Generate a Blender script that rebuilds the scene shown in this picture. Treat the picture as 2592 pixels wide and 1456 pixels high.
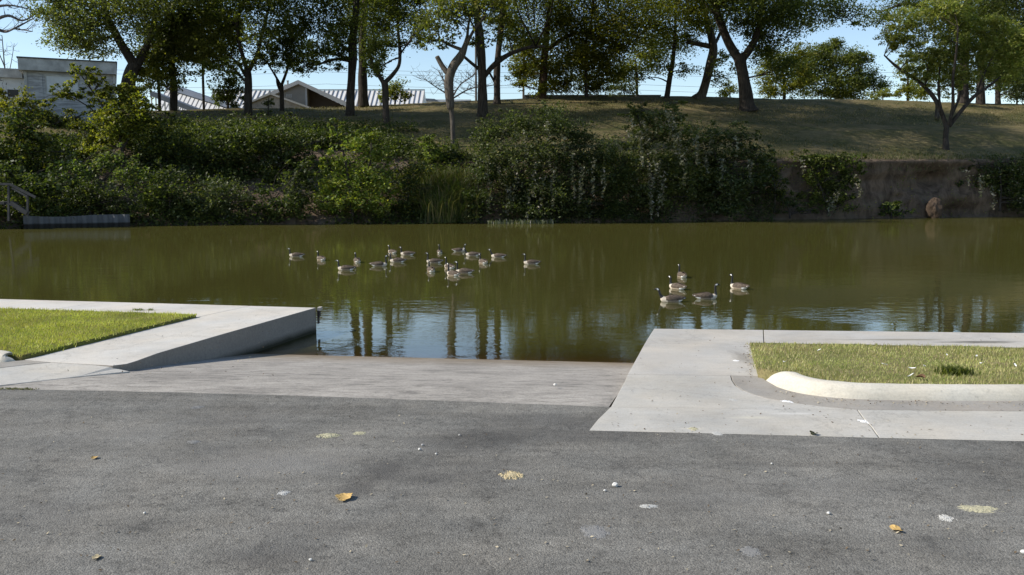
import bpy, bmesh, math, random
import numpy as np
from mathutils import Vector, noise as mnoise

for o in list(bpy.data.objects):
    bpy.data.objects.remove(o)
S = bpy.context.scene
COL = S.collection
RNG = np.random.default_rng(11)
random.seed(5)

# ------------------------------------------------------------------ camera, sky, sun, exposure
F, CX, CY, HC = 2200.0, 1296.0, 728.0, 2.2          # focal length / centre in photo pixels, eye height (m)
TH = math.atan(256.0 / F)
cam_d = bpy.data.cameras.new("camera")
cam_d.sensor_width = 36.0
cam_d.lens = 36.0 * F / 2592.0
cam_d.clip_start = 0.1
cam_d.clip_end = 5000
cam = bpy.data.objects.new("camera", cam_d)
COL.objects.link(cam)
cam.location = (0, 0, HC)
cam.rotation_euler = (math.pi / 2 - TH, 0, 0)
S.camera = cam

SUN_EL = math.radians(36)
SUN_TO = Vector((-1.0, -0.10, 0)).normalized()      # horizontal direction towards the sun (left of the view)
world = bpy.data.worlds.new("World")
S.world = world
world.use_nodes = True
wn = world.node_tree.nodes
sky = wn.new("ShaderNodeTexSky")
sky.sky_type = 'NISHITA'
sky.sun_disc = False
sky.sun_elevation = SUN_EL
sky.sun_rotation = math.atan2(SUN_TO.x, SUN_TO.y)
sky.altitude = 300
sky.air_density = 1.0
sky.dust_density = 0.3
sky.ozone_density = 1.2
wn["Background"].inputs["Strength"].default_value = 0.12
world.node_tree.links.new(sky.outputs[0], wn["Background"].inputs["Color"])

sun_d = bpy.data.lights.new("sun", 'SUN')
sun_d.energy = 4.2
sun_d.angle = math.radians(0.53)
sun_d.color = (1.0, 0.94, 0.84)
sun = bpy.data.objects.new("sun", sun_d)
COL.objects.link(sun)
sun.location = (-30, -5, 40)
sd = Vector((SUN_TO.x * math.cos(SUN_EL), SUN_TO.y * math.cos(SUN_EL), math.sin(SUN_EL)))
sun.rotation_euler = sd.to_track_quat('Z', 'Y').to_euler()

S.view_settings.view_transform = 'Standard'
S.view_settings.look = 'None'
S.view_settings.exposure = 0.55
S.view_settings.gamma = 1.0
S.cycles.max_bounces = 10
S.cycles.diffuse_bounces = 6
S.cycles.transparent_max_bounces = 8
S.cycles.use_denoising = True

# ------------------------------------------------------------------ projection helpers (photo pixel <-> place)
CT, ST = math.cos(TH), math.sin(TH)


def ray(px, py):
    a, b = (px - CX) / F, (CY - py) / F
    return a, CT + b * ST, -ST + b * CT


def pz(px, py, z=0.0):
    dx, dy, dz = ray(px, py)
    t = (z - HC) / dz
    return Vector((dx * t, dy * t, z))


def pd(px, py, D):
    dx, dy, dz = ray(px, py)
    t = D / dy
    return Vector((dx * t, D, HC + dz * t))


def xat(px, D, z):
    r = (z - HC) / D
    b = (r * CT + ST) / (CT - r * ST)
    return (px - CX) / F * D / (CT + b * ST)


def py_of(D, z):
    r = (z - HC) / D
    b = (r * CT + ST) / (CT - r * ST)
    return CY - b * F


# ------------------------------------------------------------------ object helpers
def tag(o, label=None, cat=None, group=None, kind=None):
    if label:
        o["label"] = label
    if cat:
        o["category"] = cat
    if group:
        o["group"] = group
    if kind:
        o["kind"] = kind
    return o


def mesh_np(name, verts, faces, mats, parent=None, matidx=None, smooth=False):
    """faces: list of tuples or (n,k) array -> one mesh object"""
    me = bpy.data.meshes.new(name)
    verts = np.asarray(verts, dtype=np.float64).reshape(-1, 3)
    if isinstance(faces, np.ndarray):
        n, k = faces.shape
        me.vertices.add(len(verts))
        me.vertices.foreach_set("co", verts.ravel())
        me.loops.add(n * k)
        me.loops.foreach_set("vertex_index", faces.astype(np.int32).ravel())
        me.polygons.add(n)
        me.polygons.foreach_set("loop_start", np.arange(0, n * k, k, dtype=np.int32))
        me.update(calc_edges=True)
    else:
        me.from_pydata([tuple(v) for v in verts], [], faces)
    if not isinstance(mats, (list, tuple)):
        mats = [mats]
    for m in mats:
        me.materials.append(m)
    if matidx is not None:
        me.polygons.foreach_set("material_index", np.asarray(matidx, dtype=np.int32))
    if smooth:
        me.polygons.foreach_set("use_smooth", np.ones(len(me.polygons), dtype=bool))
    me.update()
    o = bpy.data.objects.new(name, me)
    COL.objects.link(o)
    if parent:
        o.parent = parent
        o.matrix_parent_inverse = parent.matrix_world.inverted()
        o.location = -Vector(parent.location)
        o.matrix_parent_inverse.identity()
    return o


def empty(name, loc):
    e = bpy.data.objects.new(name, None)
    e.empty_display_size = 0.3
    COL.objects.link(e)
    e.location = loc
    return e


class MB:
    """collects boxes, tubes and prisms in world space; build() links them as one mesh object"""

    def __init__(self):
        self.v, self.f = [], []

    def add(self, vs, fs):
        n = len(self.v)
        self.v += [tuple(v) for v in vs]
        self.f += [tuple(i + n for i in f) for f in fs]

    def box(self, x0, x1, y0, y1, z0, z1):
        self.add([(x0, y0, z0), (x1, y0, z0), (x1, y1, z0), (x0, y1, z0), (x0, y0, z1), (x1, y0, z1), (x1, y1, z1), (x0, y1, z1)],
                 [(0, 3, 2, 1), (4, 5, 6, 7), (0, 1, 5, 4), (1, 2, 6, 5), (2, 3, 7, 6), (3, 0, 4, 7)])

    def bar(self, a, b, w, h):
        a, b = Vector(a), Vector(b)
        d = (b - a).normalized()
        s = d.cross(Vector((0, 0, 1)))
        if s.length < 1e-4:
            s = Vector((1, 0, 0))
        s.normalize()
        u = s.cross(d).normalized()
        c = []
        for p in (a, b):
            for i, j in ((-1, -1), (1, -1), (1, 1), (-1, 1)):
                c.append(p + s * (i * w / 2) + u * (j * h / 2))
        self.add(c, [(0, 1, 2, 3), (7, 6, 5, 4), (0, 4, 5, 1), (1, 5, 6, 2), (2, 6, 7, 3), (3, 7, 4, 0)])

    def tube(self, pts, rad, seg=8, wob=0.0):
        pts = [Vector(p) for p in pts]
        rings = []
        for i, p in enumerate(pts):
            d = (pts[min(i + 1, len(pts) - 1)] - pts[max(i - 1, 0)]).normalized()
            s = d.cross(Vector((0.02, 1, 0.03))).normalized()
            u = s.cross(d).normalized()
            for k in range(seg):
                an = 2 * math.pi * k / seg
                r = rad[i]
                if wob:
                    r *= 1 + wob * mnoise.noise(Vector((math.cos(an) * 1.3 + p.x * .4, math.sin(an) * 1.3 + p.y * .1, p.z * 0.45)))
                rings.append(p + s * (math.cos(an) * r) + u * (math.sin(an) * r))
        fs = []
        for i in range(len(pts) - 1):
            for k in range(seg):
                a, b = i * seg + k, i * seg + (k + 1) % seg
                fs.append((a, b, b + seg, a + seg))
        fs.append(tuple(range(seg - 1, -1, -1)))
        fs.append(tuple((len(pts) - 1) * seg + k for k in range(seg)))
        self.add(rings, fs)

    def prism(self, poly, y0, y1):
        """poly: list of (x, z), extruded from y0 to y1"""
        n = len(poly)
        self.add([(x, y0, z) for x, z in poly] + [(x, y1, z) for x, z in poly],
                 [tuple(range(n)), tuple(range(2 * n - 1, n - 1, -1))] + [(i, i + n, (i + 1) % n + n, (i + 1) % n) for i in range(n)])

    def turn(self, c, ang):
        ca, sa = math.cos(ang), math.sin(ang)
        self.v = [(c[0] + (x - c[0]) * ca - (y - c[1]) * sa, c[1] + (x - c[0]) * sa + (y - c[1]) * ca, z) for x, y, z in self.v]
        return self

    def build(self, name, mat, parent=None, smooth=False):
        o = mesh_np(name, self.v, self.f, mat, parent, smooth=smooth)
        bm = bmesh.new()
        bm.from_mesh(o.data)
        bmesh.ops.recalc_face_normals(bm, faces=bm.faces)
        bm.to_mesh(o.data)
        bm.free()
        if smooth:
            o.data.polygons.foreach_set("use_smooth", np.ones(len(o.data.polygons), dtype=bool))
        return o


def smooth_path(pts, sub=5):
    """Catmull-Rom through points given as tuples of any length"""
    P = [np.array(p, dtype=float) for p in pts]
    if len(P) < 3:
        sub = max(sub, 3)
    P = [2 * P[0] - P[1]] + P + [2 * P[-1] - P[-2]]
    out = []
    for i in range(1, len(P) - 2):
        for k in range(sub):
            t = k / sub
            a, b, c, d = P[i - 1], P[i], P[i + 1], P[i + 2]
            out.append(0.5 * (2 * b + (c - a) * t + (2 * a - 5 * b + 4 * c - d) * t * t + (3 * b - a - 3 * c + d) * t ** 3))
    out.append(P[-2])
    return out


# ------------------------------------------------------------------ materials
class NT:
    def __init__(self, name):
        self.m = bpy.data.materials.new(name)
        self.m.use_nodes = True
        self.n = self.m.node_tree.nodes
        self.l = self.m.node_tree.links
        self.b = self.n["Principled BSDF"]
        self.out = self.n["Material Output"]

    def node(self, t, **kw):
        nd = self.n.new(t)
        for k, v in kw.items():
            if k in nd.inputs:
                nd.inputs[k].default_value = v
            else:
                setattr(nd, k, v)
        return nd

    def link(self, a, b):
        self.l.new(a, b)

    def pos(self, scale=(1, 1, 1), rot=(0, 0, 0)):
        g = self.node("ShaderNodeNewGeometry")
        mp = self.node("ShaderNodeMapping")
        mp.inputs["Scale"].default_value = scale
        mp.inputs["Rotation"].default_value = rot
        self.link(g.outputs["Position"], mp.inputs["Vector"])
        return mp.outputs["Vector"]

    def noise(self, vec, scale, detail=4, rough=0.55, dist=0.0):
        nd = self.node("ShaderNodeTexNoise", Scale=scale, Detail=detail, Roughness=rough, Distortion=dist)
        self.link(vec, nd.inputs["Vector"])
        return nd.outputs["Fac"]

    def ramp(self, fac, stops):
        r = self.node("ShaderNodeValToRGB")
        e = r.color_ramp.elements
        while len(e) < len(stops):
            e.new(0.5)
        for i, (p, c) in enumerate(stops):
            e[i].position = p
            e[i].color = (c, c, c, 1) if isinstance(c, (int, float)) else (*c, 1)
        self.link(fac, r.inputs["Fac"])
        return r.outputs["Color"]

    def mix(self, fac, a, b, mode='MIX'):
        m = self.node("ShaderNodeMix", data_type='RGBA', blend_type=mode)
        for sock, v in ((m.inputs[0], fac), (m.inputs[6], a), (m.inputs[7], b)):
            if isinstance(v, (int, float)):
                sock.default_value = v
            elif isinstance(v, tuple):
                sock.default_value = (*v, 1)
            else:
                self.link(v, sock)
        return m.outputs[2]

    def math(self, op, a, b=None):
        m = self.node("ShaderNodeMath", operation=op)
        for i, v in enumerate((a, b)):
            if v is None:
                continue
            if isinstance(v, (int, float)):
                m.inputs[i].default_value = v
            else:
                self.link(v, m.inputs[i])
        return m.outputs[0]

    def bump(self, h, strength=0.4, dist=0.02):
        b = self.node("ShaderNodeBump", Strength=strength, Distance=dist)
        self.link(h, b.inputs["Height"])
        self.link(b.outputs["Normal"], self.b.inputs["Normal"])

    def color(self, c):
        if isinstance(c, tuple):
            self.b.inputs["Base Color"].default_value = (*c, 1)
        else:
            self.link(c, self.b.inputs["Base Color"])

    def rough(self, r, spec=0.3):
        self.b.inputs["Roughness"].default_value = r
        self.b.inputs["Specular IOR Level"].default_value = spec


def blob(t, vec_pos, cx, cy, rx, ry, soft=0.5, wob=0.5):
    """soft-edged irregular stain centred at a ground point; returns 0..1"""
    g = t.node("ShaderNodeMapping")
    g.inputs["Location"].default_value = (-cx / rx, -cy / ry, 0)
    g.inputs["Scale"].default_value = (1 / rx, 1 / ry, 0)
    t.link(vec_pos, g.inputs["Vector"])
    n = t.node("ShaderNodeTexNoise", Scale=2.2, Detail=5, Roughness=0.65)
    t.link(g.outputs[0], n.inputs["Vector"])
    ln = t.node("ShaderNodeVectorMath", operation='LENGTH')
    t.link(g.outputs[0], ln.inputs[0])
    d = t.math('ADD', ln.outputs["Value"], t.math('MULTIPLY', t.math('SUBTRACT', n.outputs["Fac"], 0.5), wob * 2))
    mr = t.node("ShaderNodeMapRange", interpolation_type='SMOOTHSTEP')
    mr.inputs["From Min"].default_value = 1.0
    mr.inputs["From Max"].default_value = 1.0 - soft
    t.link(d, mr.inputs["Value"])
    return mr.outputs[0]


def mat_asphalt():
    t = NT("asphalt")
    p = t.pos()
    vor = t.node("ShaderNodeTexVoronoi", Scale=95.0)
    t.link(p, vor.inputs["Vector"])
    grain = t.ramp(vor.outputs["Distance"], [(0.0, 1.1), (0.55, 0.9), (0.9, 0.5)])
    vcol = t.node("ShaderNodeSeparateColor")
    t.link(vor.outputs["Color"], vcol.inputs[0])
    tone = t.ramp(vcol.outputs[0], [(0.0, 0.55), (0.5, 0.9), (0.85, 1.15), (1.0, 1.9)])
    big = t.ramp(t.noise(p, 0.55, 6, 0.6, 0.6), [(0.3, 0.74), (0.5, 0.97), (0.7, 1.17)])
    pits = t.ramp(t.noise(p, 14, 6, 0.75), [(0.30, 0.45), (0.42, 0.9), (0.6, 1.05)])
    strk = t.ramp(t.noise(t.pos((0.25, 2.2, 1), (0, 0, 0.22)), 1.6, 5, 0.6), [(0.35, 0.85), (0.6, 1.08)])
    base = t.mix(0.40, (0.198, 0.186, 0.162), t.mix(1.0, tone, (0.20, 0.188, 0.164), 'MULTIPLY'))
    c = base
    for m in (grain, big, pits, strk):
        c = t.mix(1.0, c, m, 'MULTIPLY')
    # worn tar patches and a dark seam of older repair
    coarse = t.ramp(t.noise(p, 3.2, 7, 0.78), [(0.32, 0.62), (0.44, 0.95), (0.66, 1.14)])
    c = t.mix(1.0, c, coarse, 'MULTIPLY')
    # older darker repair right of a curved seam, with worn dark spots along it
    seam = ((1500, 1085, 1.5, .55, .42), (1200, 1115, .75, .5, .55), (1150, 1195, .85, .55, .36), (975, 1185, .26, .35, .6), (905, 1235, .2, .25, .6), (1350, 1060, 1.0, .3, .35))
    for (px, py, rx, ry, k) in seam + ((800, 1335, .45, .3, .35), (690, 1400, .45, .3, .45), (90, 1290, .8, .4, .3), (540, 1060, 1.1, .3, .25), (2400, 1385, .5, .25, .25)):
        w = pz(px, py)
        c = t.mix(t.math('MULTIPLY', blob(t, p, w.x, w.y, rx, ry, 0.75, 0.55), k), c, (0.062, 0.058, 0.053))
    for (px, py, rx, ry, k) in ((690, 1170, 1.0, .55, .55), (1950, 1250, 1.8, .7, .22), (300, 1100, .8, .4, .2)):
        w = pz(px, py)
        c = t.mix(t.math('MULTIPLY', blob(t, p, w.x, w.y, rx, ry, 0.9, 0.7), k), c, (0.20, 0.187, 0.168))
    # fine cracks
    cr = t.node("ShaderNodeTexVoronoi", feature='DISTANCE_TO_EDGE', Scale=0.42)
    cn = t.node("ShaderNodeTexNoise", Scale=2.5, Detail=6, Roughness=0.7)
    t.link(p, cn.inputs["Vector"])
    mixv = t.node("ShaderNodeMix", data_type='RGBA', blend_type='LINEAR_LIGHT')
    mixv.inputs[0].default_value = 0.55
    t.link(p, mixv.inputs[6])
    t.link(cn.outputs["Color"], mixv.inputs[7])
    t.link(mixv.outputs[2], cr.inputs["Vector"])
    c = t.mix(1.0, c, t.ramp(cr.outputs["Distance"], [(0.0, 0.66), (0.005, 0.85), (0.010, 1.0)]), 'MULTIPLY')
    tint = t.mix(t.noise(p, 1.7, 3), (1.03, 1.0, 0.96), (0.96, 1.0, 1.05))
    t.color(t.mix(1.0, c, tint, 'MULTIPLY'))
    h = t.math('ADD', t.math('MULTIPLY', vor.outputs["Distance"], -0.6), t.math('MULTIPLY', t.noise(p, 30, 5, 0.7), 0.8))
    t.bump(h, 0.55, 0.012)
    t.rough(0.85, 0.25)
    return t.m


def mat_concrete(name, col, stain=0.25, crack=1.0, stains=()):
    t = NT(name)
    p = t.pos()
    big = t.ramp(t.noise(p, 0.8, 6, 0.62, 0.4), [(0.3, 1 - stain), (0.55, 1.0), (0.75, 1.06)])
    fine = t.ramp(t.noise(p, 45, 4, 0.7), [(0.3, 0.86), (0.55, 1.0), (0.75, 1.06)])
    spk = t.ramp(t.noise(p, 9, 5, 0.7), [(0.28, 0.78), (0.4, 0.98), (0.7, 1.03)])
    brush = t.ramp(t.noise(t.pos((1.5, 14, 14), (0, 0, 0.1)), 2.5, 4, 0.6), [(0.3, 0.93), (0.7, 1.04)])
    c = t.mix(1.0, col, big, 'MULTIPLY')
    for m in (fine, spk, brush):
        c = t.mix(1.0, c, m, 'MULTIPLY')
    cr = t.node("ShaderNodeTexVoronoi", feature='DISTANCE_TO_EDGE', Scale=0.3)
    cn = t.node("ShaderNodeTexNoise", Scale=1.8, Detail=7, Roughness=0.75)
    t.link(p, cn.inputs["Vector"])
    mv = t.node("ShaderNodeMix", data_type='RGBA', blend_type='LINEAR_LIGHT')
    mv.inputs[0].default_value = 0.5
    t.link(p, mv.inputs[6])
    t.link(cn.outputs["Color"], mv.inputs[7])
    t.link(mv.outputs[2], cr.inputs["Vector"])
    c = t.mix(1.0, c, t.ramp(cr.outputs["Distance"], [(0.0, 1 - .22 * crack), (0.003, 1 - .1 * crack), (0.006, 1.0)]), 'MULTIPLY')
    dk = t.ramp(t.noise(p, 5.5, 7, 0.8), [(0.30, 0.55), (0.36, 1.0)])
    c = t.mix(1.0, c, dk, 'MULTIPLY')
    warm = t.ramp(t.noise(p, 1.1, 5, 0.6), [(0.35, (1.03, 1.0, 0.95)), (0.65, (0.98, 1.0, 1.02))])
    c = t.mix(1.0, c, warm, 'MULTIPLY')
    for (px, py, rx, ry, colr, k) in stains:
        w = pz(px, py)
        c = t.mix(t.math('MULTIPLY', blob(t, p, w.x, w.y, rx, ry, 0.8, 0.7), k), c, colr)
    t.color(c)
    t.bump(t.noise(p, 35, 8, 0.8), 0.5, 0.008)
    t.rough(0.9, 0.2)
    return t.m


def mat_ramp():
    t = NT("ramp_concrete")
    p = t.pos()
    big = t.ramp(t.noise(p, 0.9, 6, 0.65, 0.5), [(0.3, 0.72), (0.55, 1.0), (0.75, 1.1)])
    groove = t.noise(t.pos((0.9, 3.2, 1), (0, 0, -0.16)), 2.6, 10, 0.86, 0.5)
    gr = t.ramp(groove, [(0.37, 0.38), (0.43, 0.72), (0.50, 0.98), (0.64, 1.16)])
    fine = t.ramp(t.noise(p, 38, 4, 0.7), [(0.3, 0.75), (0.6, 1.05)])
    c = t.mix(1.0, (0.37, 0.338, 0.295), big, 'MULTIPLY')
    c = t.mix(1.0, c, gr, 'MULTIPLY')
    c = t.mix(1.0, c, fine, 'MULTIPLY')
    g = t.node("ShaderNodeNewGeometry")
    sp = t.node("ShaderNodeSeparateXYZ")
    t.link(g.outputs["Position"], sp.inputs[0])
    zz = t.math('ADD', sp.outputs[2], t.math('MULTIPLY', t.math('SUBTRACT', t.noise(p, 2.2, 4), 0.5), 0.10))
    wet = t.node("ShaderNodeMapRange")
    wet.inputs["From Min"].default_value = -0.30
    wet.inputs["From Max"].default_value = -0.50
    t.link(zz, wet.inputs["Value"])
    c = t.mix(wet.outputs[0], c, (0.17, 0.12, 0.06))      # silt and algae below the water's edge
    t.color(c)
    t.bump(groove, 0.6, 0.02)
    t.rough(0.85, 0.25)
    return t.m


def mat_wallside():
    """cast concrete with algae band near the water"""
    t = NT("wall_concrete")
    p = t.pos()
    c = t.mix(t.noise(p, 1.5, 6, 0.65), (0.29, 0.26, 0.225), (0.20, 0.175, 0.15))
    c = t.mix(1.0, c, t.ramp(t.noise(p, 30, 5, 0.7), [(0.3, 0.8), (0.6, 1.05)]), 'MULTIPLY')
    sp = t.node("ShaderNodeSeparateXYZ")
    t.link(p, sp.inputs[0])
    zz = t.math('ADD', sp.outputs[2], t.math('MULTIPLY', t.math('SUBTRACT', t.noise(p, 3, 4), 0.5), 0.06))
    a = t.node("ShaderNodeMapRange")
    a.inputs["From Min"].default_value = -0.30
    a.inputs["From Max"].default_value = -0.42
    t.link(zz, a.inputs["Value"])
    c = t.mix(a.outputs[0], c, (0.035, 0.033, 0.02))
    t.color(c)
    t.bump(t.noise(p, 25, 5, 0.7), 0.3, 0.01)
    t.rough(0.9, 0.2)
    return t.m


def mat_soil_lawn():
    """far bank: dry mown grass on the slope, bare earth where the 'soil' attribute says so"""
    t = NT("bank_ground")
    p = t.pos()
    at = t.node("ShaderNodeAttribute", attribute_name="soil")
    n1 = t.noise(p, 0.35, 6, 0.62, 0.5)
    n2 = t.noise(t.pos((1, 1, 2)), 3.0, 6, 0.7)
    lawn = t.mix(t.ramp(n1, [(0.35, 0.0), (0.65, 1.0)]), (0.085, 0.085, 0.032), (0.19, 0.15, 0.075))
    lawn = t.mix(1.0, lawn, t.ramp(n2, [(0.3, 0.6), (0.6, 1.1), (0.8, 1.35)]), 'MULTIPLY')
    ns = t.noise(t.pos((1.0, 1.0, 0.35)), 1.6, 7, 0.68, 0.6)
    soil = t.mix(t.ramp(ns, [(0.32, 0.0), (0.62, 1.0)]), (0.05, 0.036, 0.026), (0.165, 0.12, 0.085))
    soil = t.mix(t.math('MULTIPLY', t.ramp(t.noise(p, 0.7, 4), [(0.5, 0.0), (0.7, 1.0)]), 0.5), soil, (0.13, 0.11, 0.075))
    t.color(t.mix(at.outputs["Fac"], lawn, soil))
    t.bump(t.math('ADD', n2, t.noise(p, 9, 5, 0.7)), 0.7, 0.12)
    t.rough(0.95, 0.1)
    return t.m


def mat_turf(name, a, b):
    t = NT(name)
    p = t.pos()
    c = t.mix(t.ramp(t.noise(p, 1.6, 5, 0.6), [(0.35, 0.0), (0.65, 1.0)]), a, b)
    c = t.mix(1.0, c, t.ramp(t.noise(p, 30, 5, 0.7), [(0.3, 0.55), (0.65, 1.1)]), 'MULTIPLY')
    t.color(c)
    t.bump(t.noise(p, 40, 5, 0.7), 0.8, 0.03)
    t.rough(0.95, 0.1)
    return t.m


def mat_leaf(name, c1, c2, c3=None, trans=0.38, big=0.35):
    """leaf with per-leaf colour, patches of tone across the plant and light coming through"""
    t = NT(name)
    g = t.node("ShaderNodeNewGeometry")
    r = g.outputs["Random Per Island"]
    stops = [(0.0, c1), (0.7, c2), (1.0, c3 or c2)]
    c = t.ramp(r, stops)
    pn = t.ramp(t.noise(g.outputs["Position"], big, 3, 0.6), [(0.3, 0.72), (0.5, 1.0), (0.7, 1.3)])
    c = t.mix(1.0, c, pn, 'MULTIPLY')
    t.color(c)
    t.rough(0.55, 0.35)
    tr = t.node("ShaderNodeBsdfTranslucent")
    t.link(t.mix(1.0, c, (1.25, 1.35, 0.5), 'MULTIPLY'), tr.inputs["Color"])
    mx = t.node("ShaderNodeMixShader")
    mx.inputs[0].default_value = trans
    t.link(t.b.outputs[0], mx.inputs[1])
    t.link(tr.outputs[0], mx.inputs[2])
    t.link(mx.outputs[0], t.out.inputs["Surface"])
    return t.m


def mat_bark(name, c1, c2):
    t = NT(name)
    n = t.noise(t.pos((3.5, 3.5, 0.6)), 2.2, 6, 0.7, 0.4)
    c = t.mix(t.ramp(n, [(0.35, 0.0), (0.65, 1.0)]), c1, c2)
    t.color(c)
    t.bump(n, 0.9, 0.08)
    t.rough(0.95, 0.1)
    return t.m


def mat_plain(name, col, rough=0.6, spec=0.3, var=0.15, scale=4.0, metal=0.0):
    t = NT(name)
    p = t.pos()
    c = t.mix(1.0, col, t.ramp(t.noise(p, scale, 5, 0.65), [(0.3, 1 - var), (0.7, 1 + var)]), 'MULTIPLY')
    t.color(c)
    t.rough(rough, spec)
    t.b.inputs["Metallic"].default_value = metal
    return t.m


def mat_siding():
    t = NT("weathered_siding")
    p = t.pos()
    lines = t.node("ShaderNodeTexWave", wave_type='BANDS', bands_direction='Z', Scale=1.3, Distortion=0.6, Detail=2.0)
    t.link(p, lines.inputs["Vector"])
    peel = t.noise(t.pos((0.5, 0.5, 4.5)), 2.2, 6, 0.7)
    c = t.mix(t.ramp(peel, [(0.42, 0.0), (0.58, 1.0)]), (0.46, 0.47, 0.47), (0.29, 0.29, 0.29))
    c = t.mix(1.0, c, t.ramp(lines.outputs["Fac"], [(0.0, 0.86), (0.25, 1.0)]), 'MULTIPLY')
    c = t.mix(1.0, c, t.ramp(t.noise(t.pos((0.6, 0.6, 0.25)), 0.9, 5), [(0.35, 0.75), (0.65, 1.1)]), 'MULTIPLY')
    t.color(c)
    t.rough(0.9, 0.15)
    return t.m


def mat_water():
    t = NT("river_water")
    p = t.pos()
    # small wind ripples, long low swell, finer rings near the ramp
    n1 = t.noise(t.pos((0.55, 1.0, 1), (0, 0, 0.12)), 3.6, 3, 0.55, 0.3)
    n2 = t.noise(t.pos((0.35, 1.0, 1), (0, 0, -0.1)), 0.9, 2, 0.5)
    n3 = t.noise(t.pos((0.5, 1.2, 1), (0, 0, 0.05)), 11.0, 2, 0.5)
    cal = t.ramp(t.noise(p, 0.12, 3, 0.5), [(0.35, 0.45), (0.65, 1.15)])
    h = t.math('ADD', t.math('MULTIPLY', n1, 0.0034), t.math('ADD', t.math('MULTIPLY', n2, 0.005), t.math('MULTIPLY', n3, 0.0005)))
    h = t.math('MULTIPLY', h, cal)
    n4 = t.noise(t.pos((0.45, 1.0, 1), (0, 0, 0.06)), 5.0, 2, 0.5, 0.4)
    gust = None
    for (px, py, rx, ry, k) in ((2110, 792, 1.35, 1.5, 1.0), (835, 875, .5, .9, .3), (1550, 860, .7, .8, .2)):
        w = pz(px, py, -0.45)
        q = t.math('MULTIPLY', blob(t, p, w.x, w.y, rx, ry, 0.7, 0.35), k)
        gust = q if gust is None else t.math('ADD', gust, q)
    h = t.math('ADD', h, t.math('MULTIPLY', t.math('MULTIPLY', n4, 0.016), gust))
    bp = t.node("ShaderNodeBump", Strength=1.0, Distance=1.0)
    t.link(h, bp.inputs["Height"])
    col = t.mix(t.noise(p, 0.10, 4, 0.6), (0.073, 0.069, 0.017), (0.095, 0.087, 0.023))
    dif = t.node("ShaderNodeBsdfDiffuse")
    t.link(col, dif.inputs["Color"])
    tra = t.node("ShaderNodeBsdfTransparent")
    tra.inputs["Color"].default_value = (0.86, 0.74, 0.48, 1)
    at = t.node("ShaderNodeAttribute", attribute_name="depth")
    murk = t.math('SUBTRACT', 1.0, t.math('POWER', 2.718, t.math('MULTIPLY', at.outputs["Fac"], -6.5)))
    body = t.node("ShaderNodeMixShader")
    t.link(murk, body.inputs[0])
    t.link(tra.outputs[0], body.inputs[1])
    t.link(dif.outputs[0], body.inputs[2])
    gl = t.node("ShaderNodeBsdfGlossy")
    gl.inputs["Roughness"].default_value = 0.02
    t.link(bp.outputs["Normal"], gl.inputs["Normal"])
    fr = t.node("ShaderNodeFresnel", IOR=1.33)
    t.link(bp.outputs["Normal"], fr.inputs["Normal"])
    fac = t.math('MINIMUM', t.math('MULTIPLY', fr.outputs[0], 1.5), 0.64)
    mx = t.node("ShaderNodeMixShader")
    t.link(fac, mx.inputs[0])
    t.link(body.outputs[0], mx.inputs[1])
    t.link(gl.outputs[0], mx.inputs[2])
    t.link(mx.outputs[0], t.out.inputs["Surface"])
    return t.m


M = {}
M["asphalt"] = mat_asphalt()
M["conc"] = mat_concrete("walk_concrete", (0.56, 0.525, 0.47), 0.16, stains=(
    (2480, 866, .85, .14, (0.10, 0.095, 0.08), .8), (2290, 860, .9, .10, (0.19, 0.175, 0.13), .7),
    (2180, 860, .8, .05, (0.22, 0.2, 0.17), .6), (355, 785, .6, .06, (0.16, 0.17, 0.09), .7), (1895, 910, .16, .7, (0.23, 0.21, 0.18), .6)))
M["conc_r"] = mat_concrete("right_walk_concrete", (0.47, 0.44, 0.395), 0.2, stains=((2480, 866, .85, .14, (0.10, 0.095, 0.08), .85), (2290, 860, .9, .10, (0.19, 0.175, 0.13), .75), (2180, 860, .8, .05, (0.22, 0.2, 0.17), .6), (1885, 905, .2, .7, (0.20, 0.185, 0.16), .6), (1700, 905, .7, .5, (0.38, 0.35, 0.31), .4)))
M["conc2"] = mat_concrete("apron_concrete", (0.47, 0.445, 0.40), 0.2, stains=(
    (1755, 1085, .16, .05, (0.56, 0.52, 0.44), .7), (1905, 1057, .3, .06, (0.55, 0.52, 0.42), .5), (2010, 1047, .3, .05, (0.6, 0.58, 0.54), .5)))
M["gutter"] = mat_concrete("gutter_concrete", (0.33, 0.305, 0.27), 0.3, 0.0)
M["kerb"] = mat_concrete("kerb_concrete", (0.60, 0.555, 0.47), 0.22, 0.0)
M["ramp"] = mat_ramp()
M["wall"] = mat_wallside()
M["bank"] = mat_soil_lawn()
M["turf_l"] = mat_turf("left_turf", (0.16, 0.175, 0.035), (0.20, 0.17, 0.06))
M["turf_r"] = mat_turf("right_turf", (0.20, 0.20, 0.07), (0.27, 0.22, 0.11))
M["water"] = mat_water()
M["earth"] = mat_plain("bare_earth", (0.10, 0.075, 0.055), 0.95, 0.1, 0.4, 2.0)

# ------------------------------------------------------------------ near bank: asphalt, ramp, walks, kerbs
ZW = -0.45


def poly_world(pts, z=0.0):
    return [pz(q[0], q[1], q[2] if len(q) > 2 else z) for q in pts]


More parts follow.
